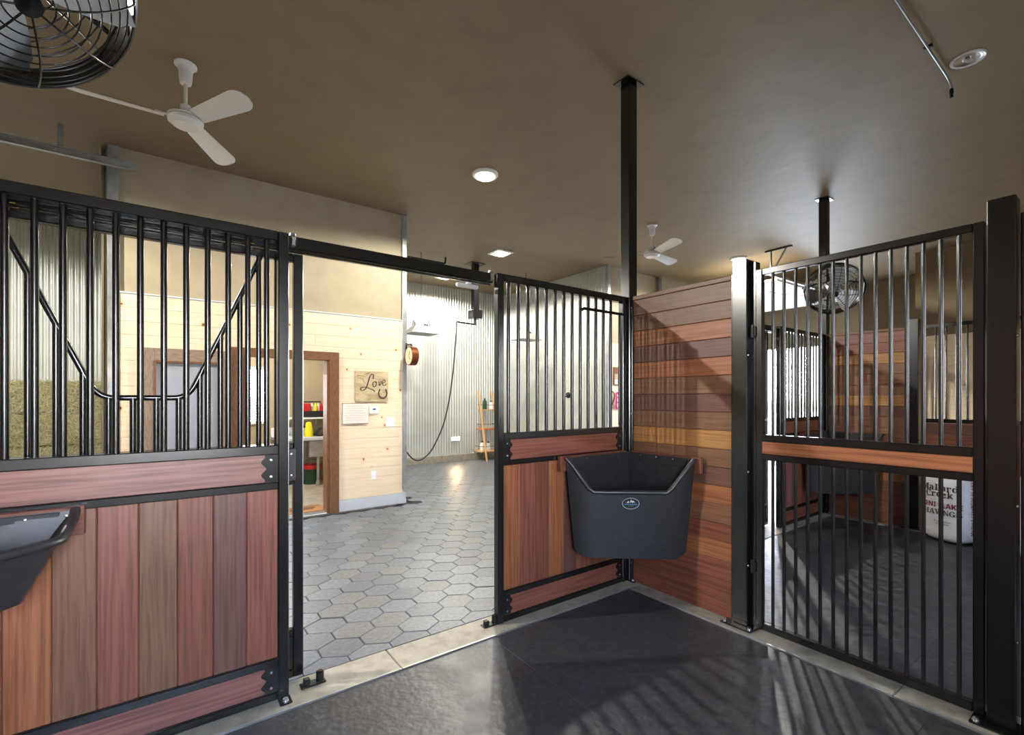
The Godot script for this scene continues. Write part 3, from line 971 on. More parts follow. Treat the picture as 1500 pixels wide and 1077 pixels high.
func build_stall_fronts() -> void:
	var K: Material = M.black_steel
	# corner posts up to the ceiling
	for a in [[0.0, "black steel corner post with ceiling plate between the grille and wooden partition"], [3.81, "black steel corner post with ceiling plate behind the barred gate"], [-3.86, "black steel corner post left of the picture by the small feeder"]]:
		var t := thing("corner_post", a[1], "post", Vector3(a[0], 0, 0), "stall corner posts")
		bx(t, "tube", Vector3(-0.048, 0.008, -0.048), Vector3(0.048, CEIL - 0.012, 0.048), K, 0.006)
		bx(t, "ceiling_plate", Vector3(-0.1, CEIL - 0.012, -0.075), Vector3(0.1, CEIL - 0.001, 0.075), K, 0.002)
		bolt_foot(t, Vector3(0, 0, 0.02), Vector3(0.094, 0.01, 0.13), [Vector3(-0.028, 0, 0.045), Vector3(0.028, 0, 0.045)])
		for yy in [0.15, 0.75, 1.35, 2.2]:
			var m := MB.new()
			m.lathe([Vector2(0.009, 0), Vector2(0.009, 0.006), Vector2(0, 0.008)], Transform3D(Basis(Vector3.RIGHT, PI / 2), Vector3(-0.03, yy, 0.048)), 6)
			part(t, "bolt", m, M.rivet)
	# left fixed panel
	var bars := []
	for i in 15: bars.append(-2.658 - i * 0.0804)
	front_panel("stall_front", "fixed stall front with mauve boards and upright hardwood at lower left", -3.81, -2.562, bars, [0, 6, 2, 1, 0, 7, 6, 3, 0], 4, true, true)
	var bars2 := []
	for i in 13: bars2.append(-1.212 + i * 0.0828)
	var rp := front_panel("stall_front", "fixed stall front of bars over hardwood between door opening and corner post", -1.311, -0.05, bars2, [2, 0, 6, 2, 3, 0, 6, 0, 3], 0, true, true)
	# the swing-out feed opening on it: a pipe across the top and a drop rod
	var mb := MB.new()
	mb.tube([Vector3(-0.56, 2.13, 0.03), Vector3(-0.54, 2.142, 0.03), Vector3(-0.1, 2.142, 0.03)], 0.011, 10)
	part(rp, "feed_gate_pipe", mb, K)
	mb = MB.new()
	mb.cyl(Vector3(-0.14, 1.26, 0.022), Vector3(-0.14, 2.142, 0.022), 0.009, 10)
	part(rp, "drop_rod", mb, K)
	# far fronts
	bars = []
	for i in 13: bars.append(2.66 + i * 0.0828)
	front_panel("stall_front", "fixed stall front with hardwood seen through the gate beside the far feeder", 2.56, 3.755, bars, [0, 4, 3, 0, 6], 6, true, true)
	bars = []
	for i in 13: bars.append(0.15 + i * 0.0828)
	front_panel("stall_front", "fixed stall front behind the wooden partition, hidden by it", 0.055, 1.25, bars, [0, 4, 3, 0, 6], 6)
	bars = []
	for i in 13: bars.append(3.96 + i * 0.0828)
	front_panel("stall_front", "fixed stall front of the last stall, behind the far partition", 3.865, 5.06, bars, [0, 4, 3], 6)
	bars = []
	for i in 13: bars.append(6.41 + i * 0.0828)
	front_panel("stall_front", "fixed stall front of the last stall against the end wall", 6.31, 7.53, bars, [0, 4, 3], 6)
	sliding_door("sliding stall door with V-shaped yoke, slid open behind the left stall front", -3.79, -2.468)
	sliding_door("sliding stall door closed in the stall beyond the barred gate", 1.22, 2.545)
	# tracks
	for a in [[-3.8, -1.312, "black header track carrying the open sliding door across the doorway"], [1.25, 2.56, "black header track over the closed door in the next stall"], [5.06, 6.31, "black header track over the last stall's doorway"]]:
		var t := thing("door_track", a[2], "door track", Vector3.ZERO, "sliding door tracks")
		bx(t, "channel", Vector3(a[0], 2.232, -0.075), Vector3(a[1], 2.296, -0.028), K, 0.005)
		bx(t, "lip", Vector3(a[0], 2.222, -0.08), Vector3(a[1], 2.23, -0.055), K, 0.002)
		if a[0] < 0.0:
			for x in [-2.535, -1.335]:
				var m := MB.new()
				m.box(Vector3(x, 2.265, -0.015), Vector3(0.02, 0.05, 0.02), 0.004)
				m.lathe([Vector2(0.016, 0), Vector2(0.016, 0.012), Vector2(0, 0.014)], Transform3D(Basis(), Vector3(x, 2.296, -0.03)), 6)
				part(t, "hanger_bolt", m, M.rivet)
	var db := thing("sensor_bar", "small white sensor bar under the header track near the hose boom", "sensor", Vector3(-1.47, 2.205, -0.1))
	mb = MB.new()
	mb.box(Vector3.ZERO, Vector3(0.16, 0.026, 0.03), 0.006)
	part(db, "body", mb, M.white_plastic)
	mb = MB.new()
	mb.box(Vector3(0, 0.018, 0.02), Vector3(0.03, 0.02, 0.03), 0.002)
	part(db, "clip", mb, M.white_plastic)
	floor_guide(-2.44, -0.02, "black door guide on the sill at the left of the doorway")
	floor_guide(-1.35, -0.01, "black door guide on the sill at the right of the doorway")
	var pf := thing("post_bracket", "black foot bracket with bolt under the left stall front", "bracket", Vector3(-2.585, 0, 0.05))
	bolt_foot(pf, Vector3.ZERO, Vector3(0.055, 0.008, 0.07), [Vector3(0.0, 0, 0.012)])

# a wall of horizontal planks in the plane x = px
func plank_partition(label: String, px: float, z0: float, z1: float, top: float, tones: Array) -> void:
	var t := thing("plank_partition", label, "partition", Vector3(px, 0, 0), "plank partitions")
	var n := int(round((top - 0.033) / 0.1255))
	var h := (top - 0.033) / n
	for i in n:
		tongue_board(t, "plank", Vector3(-0.02, i * h + 0.0006, z0), Vector3(0.02, (i + 1) * h - 0.0006, z1), wood(tones[i % tones.size()]), Vector3.UP if i < n - 1 else Vector3.ZERO)
	bx(t, "top_board", Vector3(-0.022, top - 0.032, z0), Vector3(0.022, top, z1), wood(7), 0.003)
	bx(t, "channel", Vector3(-0.03, 0, z1), Vector3(0.03, top, z1 + 0.012), M.black_steel, 0.002)
	bx(t, "channel", Vector3(-0.03, 0, z0 - 0.012), Vector3(0.03, top, z0), M.black_steel, 0.002)

func gate_post(label: String, px: float, z0: float, z1: float, top: float, jamb := false) -> void:
	var t := thing("gate_post", label, "post", Vector3(px, 0, (z0 + z1) * 0.5), "gate posts")
	var h := (z1 - z0) * 0.5
	bx(t, "tube", Vector3(-0.05, 0.01, -h), Vector3(0.05, top, h), M.black_steel, 0.005)
	if jamb:
		bx(t, "hinge_jamb", Vector3(-0.005, 0.01, h), Vector3(0.05, top - 0.02, h + 0.036), M.black_steel, 0.003)
	bolt_foot(t, Vector3(-0.03, 0, 0), Vector3(0.15, 0.01, h * 2 + 0.1), [Vector3(-0.05, 0, -h - 0.03), Vector3(-0.05, 0, h + 0.03)])
	for yy in [0.4, 1.0, 1.75]:
		var m := MB.new()
		m.lathe([Vector2(0.009, 0), Vector2(0.009, 0.006), Vector2(0, 0.008)], Transform3D(Basis(Vector3.RIGHT, PI / 2), Vector3(-0.035, yy, h)), 6)
		part(t, "bolt", m, M.rivet)

func build_partitions() -> void:
	var K: Material = M.black_steel
	var tones := [6, 6, 0, 2, 6, 1, 2, 3, 7, 5, 7, 3, 1, 2, 3, 2, 7, 7]
	plank_partition("wooden partition of horizontal hardwood planks behind the large feeder", 0.0, 0.06, 0.885, TOP, tones)
	gate_post("tall black gate post at the end of the wooden partition", 0.0, 0.90, 1.0, 2.37, true)
	# the gate
	var t := thing("barred_gate", "tall black barred gate with one hardwood board across its middle", "gate", Vector3.ZERO)
	bx(t, "stile", Vector3(-0.02, 0.012, 1.04), Vector3(0.02, TOP, 1.08), K, 0.004)
	bx(t, "stile", Vector3(-0.02, 0.012, 2.046), Vector3(0.02, TOP, 2.086), K, 0.004)
	for r in [[2.25, TOP], [1.2, 1.245], [1.085, 1.125], [0.012, 0.055]]:
		bx(t, "rail", Vector3(-0.02, r[0], 1.08), Vector3(0.02, r[1], 2.046), K, 0.004)
	bx(t, "board", Vector3(-0.016, 1.125, 1.08), Vector3(0.012, 1.2, 2.046), wood(2), 0.002)
	for i in 14:
		var z := 1.138 + i * 0.066
		bar(t, "bar", Vector3(0, 1.243, z), Vector3(0, 2.252, z), 0.0095, K, 14)
		bar(t, "lower_bar", Vector3(0, 0.053, z), Vector3(0, 1.087, z), 0.0095, K, 14)
	for yy in [0.4, 1.9]:
		var m := MB.new()
		m.cyl(Vector3(-0.03, yy - 0.04, 1.026), Vector3(-0.03, yy + 0.04, 1.026), 0.011, 10)
		m.box(Vector3(-0.026, yy, 1.035), Vector3(0.008, 0.06, 0.02), 0.001)
		part(t, "hinge", m, M.black_steel_dull)
	gate_post("broad black gate post at the right edge of the picture", 0.0, 2.096, 2.19, 2.37)
	# the next fixed panel, just entering the frame
	t = thing("side_panel", "black framed side panel with red hardwood at the right edge of the picture", "stall panel")
	bx(t, "stile", Vector3(-0.025, 0.01, 2.20), Vector3(0.025, TOP, 2.25), K, 0.004)
	bx(t, "stile", Vector3(-0.025, 0.01, 3.68), Vector3(0.025, TOP, 3.73), K, 0.004)
	for r in [[2.25, TOP], [1.2, 1.245], [0.01, 0.05]]:
		bx(t, "rail", Vector3(-0.025, r[0], 2.25), Vector3(0.025, r[1], 3.68), K, 0.004)
	for i in 9:
		bx(t, "plank", Vector3(-0.018, 0.05 + i * 0.1277, 2.25), Vector3(0.018, 0.05 + (i + 1) * 0.1277 - 0.002, 3.68), wood(6 if i % 2 else 0), 0.004)
	for i in 17:
		bar(t, "bar", Vector3(0, 1.243, 2.33 + i * 0.08), Vector3(0, 2.252, 2.33 + i * 0.08), 0.0125, K, 12)
	# beyond: the partition of the second stall
	plank_partition("far wooden plank partition seen through the barred gate", 3.81, 0.06, 0.845, TOP, [6, 0, 6, 7, 2, 0, 7, 6, 1, 7, 3, 5, 7, 1, 7, 5, 0, 4])
	gate_post("black gate post beyond the barred gate, behind the shavings bags", 3.81, 0.86, 0.96, 2.37)
	t = thing("grille_panel", "grille over dark planks behind the shavings bags, pine wall showing through", "stall panel", Vector3(3.81, 0, 0))
	bx(t, "stile", Vector3(-0.02, 0.01, 0.975), Vector3(0.02, TOP, 1.015), K, 0.004)
	bx(t, "stile", Vector3(-0.02, 0.01, 3.69), Vector3(0.02, TOP, 3.73), K, 0.004)
	for r in [[2.25, TOP], [1.2, 1.245], [0.01, 0.05]]:
		bx(t, "rail", Vector3(-0.02, r[0], 1.015), Vector3(0.02, r[1], 3.69), K, 0.004)
	for i in 9:
		bx(t, "plank", Vector3(-0.018, 0.05 + i * 0.1277, 1.015), Vector3(0.018, 0.05 + (i + 1) * 0.1277 - 0.002, 3.69), wood(6 if i % 2 else 3), 0.004)
	for i in 30:
		bar(t, "bar", Vector3(0, 1.243, 1.1 + i * 0.085), Vector3(0, 2.252, 1.1 + i * 0.085), 0.009, K, 10)
	# the left side of the stall, out of the frame
	plank_partition("wooden plank partition left of the picture behind the small feeder", -3.86, 0.06, 3.7, TOP, tones)

# a corner hay feeder of black poly: two wall sides, a sloping front with a notched lip.
# A lies along the front wall, B along the side wall, from the corner O; the mouth is lower between them
func feeder(label: String, o: Vector3, A: Vector3, B: Vector3, top: float, lip: float, bottom: float, shrink: float, bulge := 0.0) -> Node3D:
	var t := thing("corner_feeder", label, "feeder", Vector3(o.x, 0, o.z), "corner feeders")
	var inn := (A + B).normalized()
	var c := inn * 0.1
	# outline of one level, starting at A, going along the front to B, then the corner
	var rings := []
	var thick := 0.016
	var N := 24
	var lev := []
	for i in 9: lev.append(i / 8.0)
	# outer front face, a grid over (s along the front, level)
	var front := func(s: float, k: float, push: float) -> Vector3:
		var sh := shrink * k
		var p1 := A.lerp(B, 0.22) + inn * bulge
		var p2 := A.lerp(B, 0.78) + inn * bulge
		var p := A.lerp(p1, s / 0.22) if s < 0.22 else (p1.lerp(p2, (s - 0.22) / 0.56) if s < 0.78 else p2.lerp(B, (s - 0.78) / 0.22))
		var mid := (A + B) * 0.5
		var edge := absf(s - 0.5) * 2.0
		var q := p.lerp(c * 2.0 + mid * 0.25, sh)
		q += inn * 0.035 * (1.0 - pow(edge, 6.0)) * (1.0 - 0.3 * k)
		q -= inn * push
		return q
	var topy := func(s: float) -> float:
		var e := absf(s - 0.5) * 2.0
		var r := clampf((e - 0.62) / 0.36, 0.0, 1.0)
		return lerpf(lip, top, r)
	var grid := func(push: float, low: float) -> Array:
		var rows := []
		for i in N + 1:
			var s := i / float(N)
			var row := []
			var ty: float = topy.call(s)
			for k in lev:
				var kk: float = (ty - lerpf(ty, low, k)) / maxf(top - low, 0.01)
				var lvl: float = (top - lerpf(ty, low, k)) / (top - low)
				var e := absf(s - 0.5) * 2.0
				var round_up: float = 0.05 * pow(maxf(0.0, (e - 0.75) / 0.25), 2.0) * k
				var f: Vector3 = front.call(s, lvl, push)
				row.append(Vector3(f.x, lerpf(ty, low, k) + round_up, f.z))
			rows.append(row)
		return rows
	var mb := MB.new()
	var outer: Array = grid.call(0.0, bottom)
	var inner: Array = grid.call(thick, bottom + 0.02)
	mb.grid(outer)
	mb.grid(inner)
	# sides against the walls and the bottom, seen from within and without
	for e in [0, N]:
		var col: Array = outer[e]
		var back := []
		for p in col: back.append(Vector3(c.x, p.y, c.z))
		mb.grid([col, back])
	var fl := []
	var bk := []
	for i in N + 1:
		fl.append(outer[i][lev.size() - 1])
		bk.append(Vector3(c.x, bottom, c.z))
	mb.grid([fl, bk])
	part(t, "body", mb, M.poly)
	# rolled rim along the mouth
	mb = MB.new()
	var rim := []
	for i in N + 1:
		var p: Vector3 = outer[i][0]
		rim.append(p + inn * 0.004 + Vector3(0, 0.0, 0))
	mb.tube(rim, 0.016, 10)
	part(t, "rim", mb, M.poly)
	# back flanges along the walls, with screws
	for D in [A, B]:
		var along: Vector3 = D - c
		along.y = 0
		var dn := along.normalized()
		mb = MB.new()
		var bs := Basis(dn, Vector3.UP, dn.cross(Vector3.UP))
		mb.box(c + along * 0.46 + Vector3(0, top - 0.036, 0) , Vector3(along.length() * 0.9, 0.07, 0.01), 0.003, bs)
		var fla := part(t, "back_flange", mb, M.poly)
		for i in 4:
			var s := MB.new()
			var side := inn - dn * inn.dot(dn)
			side = side.normalized()
			s.lathe([Vector2(0.006, 0), Vector2(0.005, 0.003), Vector2(0, 0.004)], Transform3D(Basis(Quaternion(Vector3.UP, side)), c + along * (0.2 + 0.25 * i) + side * 0.006 + Vector3(0, top - 0.018, 0)), 8)
			part(fla, "screw", s, M.rivet)
		# hardwood backing board
		mb = MB.new()
		var side2 := (inn - dn * inn.dot(dn)).normalized()
		mb.box(c + along * 0.54 + Vector3(0, top - 0.045, 0) - side2 * 0.026, Vector3(along.length() * 0.98 + 0.03, 0.11, 0.034), 0.003, bs)
		part(t, "backing_board", mb, wood(6))
	return t

func text_mesh(s: String, size: float, serif := true, bold := 400) -> TextMesh:
	var f := SystemFont.new()
	f.font_names = PackedStringArray(["Droid Serif" if serif else "Droid Sans"])
	f.font_weight = bold
	var tm := TextMesh.new()
	tm.text = s
	tm.font = f
	tm.font_size = 32
	tm.pixel_size = size / 32.0
	tm.depth = 0.001
	return tm

func badge(t: Node3D, at: Vector3, out: Vector3) -> void:
	# oval maker's badge: ring, peaks, two lines of lettering
	var right := Vector3.UP.cross(out).normalized()
	var bs := Basis(right, out.cross(right), out)
	var root := Node3D.new()
	root.name = "badge"
	root.transform = Transform3D(bs, at)
	t.add_child(root, true)
	var mb := MB.new()
	var o := PackedVector2Array()
	for i in 32: o.append(Vector2(cos(TAU * i / 32) * 0.060, sin(TAU * i / 32) * 0.041))
	mb.prism(o, 0.002)
	part(root, "oval", mb, M.black_steel_dull)
	mb = MB.new()
	var ring := []
	for i in 32: ring.append(Vector3(cos(TAU * i / 32) * 0.058, sin(TAU * i / 32) * 0.039, 0.002))
	mb.tube(ring, 0.0017, 6, false, true)
	part(root, "ring", mb, M.white_plastic)
	mb = MB.new()
	for m in [[[-0.036, 0.006], [-0.028, 0.006], [-0.022, 0.013], [-0.014, 0.02], [-0.012, 0.006], [-0.02, 0.004]], [[-0.008, 0.004], [0.002, 0.03], [0.010, 0.018], [0.016, 0.022], [0.032, 0.006], [0.020, 0.010], [0.010, 0.004], [0.004, 0.012]]]:
		var pg := PackedVector2Array()
		for q in m: pg.append(Vector2(q[0], q[1]))
		mb.prism(pg, 0.0008, Transform3D(Basis(), Vector3(0, 0, 0.002)))
	part(root, "peaks", mb, M.white_plastic)
	var a := put(root, "lettering", text_mesh("HIGH COUNTRY", 0.0125, false, 700), M.blue_print)
	a.position = Vector3(0, -0.007, 0.0025)
	a = put(root, "lettering", text_mesh("PLASTICS", 0.0085, false), M.grey_print)
	a.position = Vector3(0, -0.018, 0.0025)

func build_feeders() -> void:
	var t := feeder("large black corner hay feeder with notched lip and oval badge by wooden partition", Vector3(0, 0, 0), Vector3(-0.766, 0, 0.075), Vector3(-0.075, 0, 0.65), 1.05, 0.815, 0.345, 0.13)
	var out := Vector3(-0.57, 0, 0.69).normalized()
	badge(t, Vector3(-0.42, 0.74, 0.3625) + out * 0.028 , (out + Vector3(0, -0.12, 0)).normalized())
	t = feeder("dark corner feeder with oval badge in the stall beyond the barred gate", Vector3(3.81, 0, 0), Vector3(-0.766, 0, 0.075), Vector3(-0.075, 0, 0.65), 1.05, 0.815, 0.345, 0.13)
	badge(t, Vector3(-0.42, 0.74, 0.3625) + out * 0.028, (out + Vector3(0, -0.12, 0)).normalized())
	feeder("small black corner feeder cut by the left edge of the picture", Vector3(-3.86, 0, 0), Vector3(0.52, 0, 0.075), Vector3(0.075, 0, 0.52), 1.04, 0.975, 0.77, 0.42, 0.13)

# ---------------------------------------------------------------- fans and ceiling

func ceiling_fan(label: String, at: Vector3, turn: float) -> void:
	var t := thing("ceiling_fan", label, "ceiling fan", at, "white ceiling fans")
	t.rotation.y = turn
	var Wm: Material = M.fan_white
	var mb := MB.new()
	mb.lathe([Vector2(0.075, 0.0), Vector2(0.075, -0.012), Vector2(0.055, -0.03), Vector2(0.046, -0.06), Vector2(0.042, -0.13), Vector2(0.036, -0.15), Vector2(0.0, -0.152)], Transform3D(), 24)
	part(t, "canopy", mb, Wm)
	mb = MB.new()
	mb.cyl(Vector3(0, -0.14, 0), Vector3(0, -0.37, 0), 0.013, 12)
	part(t, "down_rod", mb, Wm)
	mb = MB.new()
	mb.lathe([Vector2(0.0, -0.315), Vector2(0.036, -0.317), Vector2(0.04, -0.36), Vector2(0.05, -0.375), Vector2(0.05, -0.385), Vector2(0.0, -0.385)], Transform3D(), 20)
	part(t, "collar", mb, Wm)
	mb = MB.new()
	mb.lathe([Vector2(0.04, -0.385), Vector2(0.085, -0.395), Vector2(0.118, -0.408), Vector2(0.118, -0.424)], Transform3D(), 32)
	mb.lathe([Vector2(0.112, -0.424), Vector2(0.112, -0.43)], Transform3D(), 32)
	mb.lathe([Vector2(0.118, -0.43), Vector2(0.115, -0.45), Vector2(0.09, -0.468), Vector2(0.085, -0.474), Vector2(0.0, -0.478)], Transform3D(), 32)
	part(t, "motor_housing", mb, Wm)
	mb = MB.new()
	mb.lathe([Vector2(0.014, 0), Vector2(0.012, 0.002), Vector2(0, 0.002)], Transform3D(Basis(Vector3.RIGHT, PI / 2), Vector3(0.01, -0.34, 0.037)), 14)
	part(t, "maker_badge", mb, M.navy_print)
	for k in 3:
		var bs := Basis(Vector3.UP, TAU * k / 3.0)
		var b := MB.new()
		b.box(bs * Vector3(0.14, -0.418, 0), Vector3(0.1, 0.006, 0.03), 0.001, bs)
		# a pitched blade that widens towards a round tip
		var rows_t := []
		var rows_b := []
		for i in 33:
			var s := i / 32.0
			var r := 0.135 + 0.565 * s
			var w := lerpf(0.06, 0.088, s)
			if s > 0.8: w *= sqrt(maxf(0.0, 1.0 - pow((s - 0.8) / 0.2, 2.0)))
			var rt := []
			var rb := []
			for j in 7:
				var q := -1.0 + j / 3.0
				var p := Vector3(r, -0.42 + q * w * 0.3 - 0.008 * q * q, q * w)
				rt.append(bs * p)
				rb.append(bs * (p + Vector3(0, -0.003, 0)))
			rows_t.append(rt)
			rows_b.append(rb)
		b.grid(rows_t)
		b.grid(rows_b)
		part(t, "blade", b, Wm)

func basket_fan(label: String, at: Vector3, axis: Vector3, r: float, mount: Vector3, spin: float) -> void:
	var t := thing("basket_fan", label, "fan", at, "caged barn fans")
	var y := axis.normalized()
	var x := y.cross(Vector3.UP).normalized()
	t.basis = Basis(x, y, x.cross(y))
	var K: Material = M.black_steel
	# local +y points where the air goes
	var mb := MB.new()
	mb.lathe([Vector2(r, -0.05), Vector2(r + 0.012, -0.045), Vector2(r + 0.004, 0.0), Vector2(r + 0.012, 0.045), Vector2(r, 0.05)], Transform3D(), 64)
	mb.lathe([Vector2(r - 0.002, 0.05), Vector2(r - 0.004, 0.0), Vector2(r - 0.002, -0.05)], Transform3D(), 64)
	part(t, "shroud_band", mb, K)
	for sd in [1.0, -1.0]:
		var g := Node3D.new()
		g.name = "front_guard" if sd > 0.0 else "rear_guard"
		t.add_child(g)
		var dome := func(q: float) -> float: return sd * (0.05 + 0.12 * (1.0 - pow(q, 2.6)))
		var n := 10
		for i in n:
			var q := (i + 1.0) / n
			var ring := []
			for k in 48: ring.append(Vector3(cos(TAU * k / 48) * r * q, dome.call(q), sin(TAU * k / 48) * r * q))
			var m := MB.new()
			m.tube(ring, 0.0028 if i < n - 1 else 0.005, 6, false, true)
			part(g, "guard_ring", m, K)
		for k in 8:
			var an := TAU * k / 8 + 0.2
			var w := []
			for i in 9:
				var q := 0.1 + 0.9 * i / 8.0
				w.append(Vector3(cos(an) * r * q, dome.call(q) + sd * 0.004, sin(an) * r * q))
			var m := MB.new()
			m.tube(w, 0.0036, 6)
			part(g, "guard_spoke", m, K)
		var m2 := MB.new()
		m2.lathe([Vector2(0, dome.call(0.0) + sd * 0.008), Vector2(0.034, dome.call(0.1) + sd * 0.006), Vector2(0.034, dome.call(0.1) - sd * 0.004)], Transform3D(), 20)
		part(g, "guard_cap", m2, K)
	mb = MB.new()
	mb.lathe([Vector2(0, -0.15), Vector2(0.055, -0.145), Vector2(0.07, -0.12), Vector2(0.07, 0.0), Vector2(0.06, 0.02), Vector2(0.0, 0.025)], Transform3D(), 28)
	part(t, "motor", mb, M.aluminium)
	for k in 3:
		var bs := Basis(Vector3.UP, TAU * k / 3.0 + spin)
		var b := MB.new()
		var rows := []
		for i in 11:
			var s := i / 10.0
			var rr := 0.06 + (r * 0.92 - 0.06) * s
			var hw := lerpf(0.035, 0.135, pow(s, 0.7)) * (1.0 if s < 0.9 else 0.9)
			var row := []
			for j in 6:
				var q := -1.0 + 2.0 * j / 5.0
				row.append(bs * Vector3(rr, 0.02 + q * hw * 0.42, q * hw))
			rows.append(row)
		b.grid(rows)
		part(t, "blade", b, M.aluminium)
	# bracket arm back to the mount
	mb = MB.new()
	var inv := t.transform.affine_inverse()
	mb.tube([Vector3(0, -0.18, 0), Vector3(0, -0.26, 0), inv * mount], 0.018, 10)
	part(t, "mounting_arm", mb, M.galvanised)
	mb = MB.new()
	for e in [-1.0, 1.0]:
		mb.tube([Vector3(e * (r + 0.012), 0, 0), Vector3(e * (r + 0.03), -0.1, 0), Vector3(e * r * 0.5, -0.22, 0), Vector3(0, -0.25, 0)], 0.011, 8)
	part(t, "yoke", mb, K)

func build_fans() -> void:
	ceiling_fan("white three-bladed ceiling fan at upper left over the aisle", Vector3(-2.93, CEIL, -1.865), PI)
	ceiling_fan("small white three-bladed ceiling fan farther right, behind the corner post", Vector3(2.775, CEIL, -1.89), 0.14)
	basket_fan("black caged barn fan cut by the top left corner of the picture", Vector3(-3.468, 2.838, 0.38), Vector3(0.33, -0.62, 0.42), 0.33, Vector3(-3.84, 2.98, 0.07), 1.8)
	basket_fan("black caged barn fan on the far corner post, seen through the gate", Vector3(3.50, 2.80, 0.22), Vector3(-0.62, -0.45, 0.30), 0.30, Vector3(3.80, 2.6, 0.07), 0.3)

func build_ceiling_bits() -> void:
	# unlit recessed can
	var t := thing("recessed_downlight", "unlit round recessed downlight with white rim at upper right", "downlight", Vector3(1.842, CEIL, 1.704))
	var mb := MB.new()
	mb.lathe([Vector2(0.105, 0.0), Vector2(0.105, -0.006), Vector2(0.098, -0.012), Vector2(0.084, -0.006), Vector2(0.08, 0.0)], Transform3D(), 36)
	part(t, "rim", mb, M.white_plastic)
	mb = MB.new()
	mb.lathe([Vector2(0.083, -0.007), Vector2(0.07, -0.004), Vector2(0.05, -0.0015), Vector2(0.0, -0.001)], Transform3D(), 36)
	part(t, "reflector", mb, M.aluminium)
	mb = MB.new()
	mb.lathe([Vector2(0.0, -0.012), Vector2(0.025, -0.01), Vector2(0.034, -0.002)], Transform3D(), 20)
	part(t, "bulb", mb, M.aluminium)
	# thin conduit run
	t = thing("ceiling_conduit", "thin grey conduit running along the ceiling to a dark fitting", "conduit", Vector3(0, CEIL - 0.02, 1.565))
	mb = MB.new()
	mb.tube([Vector3(-1.2, 0, 0), Vector3(1.95, 0, 0), Vector3(2.06, -0.02, 0), Vector3(2.075, -0.05, 0)], 0.008, 8)
	part(t, "pipe", mb, M.galvanised)
	mb = MB.new()
	mb.box(Vector3(1.42, 0.008, 0), Vector3(0.02, 0.02, 0.05), 0.002)
	part(t, "clip", mb, M.black_steel_dull)
	mb = MB.new()
	mb.lathe([Vector2(0.012, 0), Vector2(0.014, -0.03), Vector2(0.01, -0.05), Vector2(0.013, -0.07), Vector2(0.0, -0.075)], Transform3D(Basis(), Vector3(2.075, -0.045, 0)), 10)
	part(t, "fitting", mb, M.black_steel_dull)
	# overhead door track at the left
	t = thing("overhead_track", "galvanised overhead door track hung from the ceiling at upper left", "track", Vector3(0, 3.80, -3.53))
	mb = MB.new()
	mb.box(Vector3(-6.35, 0.03, 0), Vector3(6.1, 0.004, 0.05), 0.001)
	mb.box(Vector3(-6.35, -0.005, -0.025), Vector3(6.1, 0.07, 0.004), 0.001)
	mb.box(Vector3(-6.35, -0.035, 0), Vector3(6.1, 0.004, 0.04), 0.001)
	part(t, "channel", mb, M.galvanised)
	for x in [-3.85, -6.2, -8.6]:
		mb = MB.new()
		mb.box(Vector3(x, 0.135, 0.0), Vector3(0.04, 0.21, 0.004), 0.001)
		mb.box(Vector3(x - 0.018, 0.135, 0.012), Vector3(0.004, 0.21, 0.03), 0.001)
		part(t, "hanger", mb, M.galvanised)
	# pipe on the wash bay ceiling
	t = thing("gas_pipe", "black pipe with an elbow up into the wash bay ceiling", "pipe", Vector3(0, CEIL - 0.12, -5.13))
	mb = MB.new()
	mb.tube([Vector3(-0.3, 0, 0), Vector3(1.02, 0, 0), Vector3(1.055, 0.012, 0), Vector3(1.065, 0.05, 0), Vector3(1.065, 0.12, 0)], 0.018, 10)
	part(t, "pipe", mb, M.black_steel_dull)

# ---------------------------------------------------------------- tack room and aisle wall

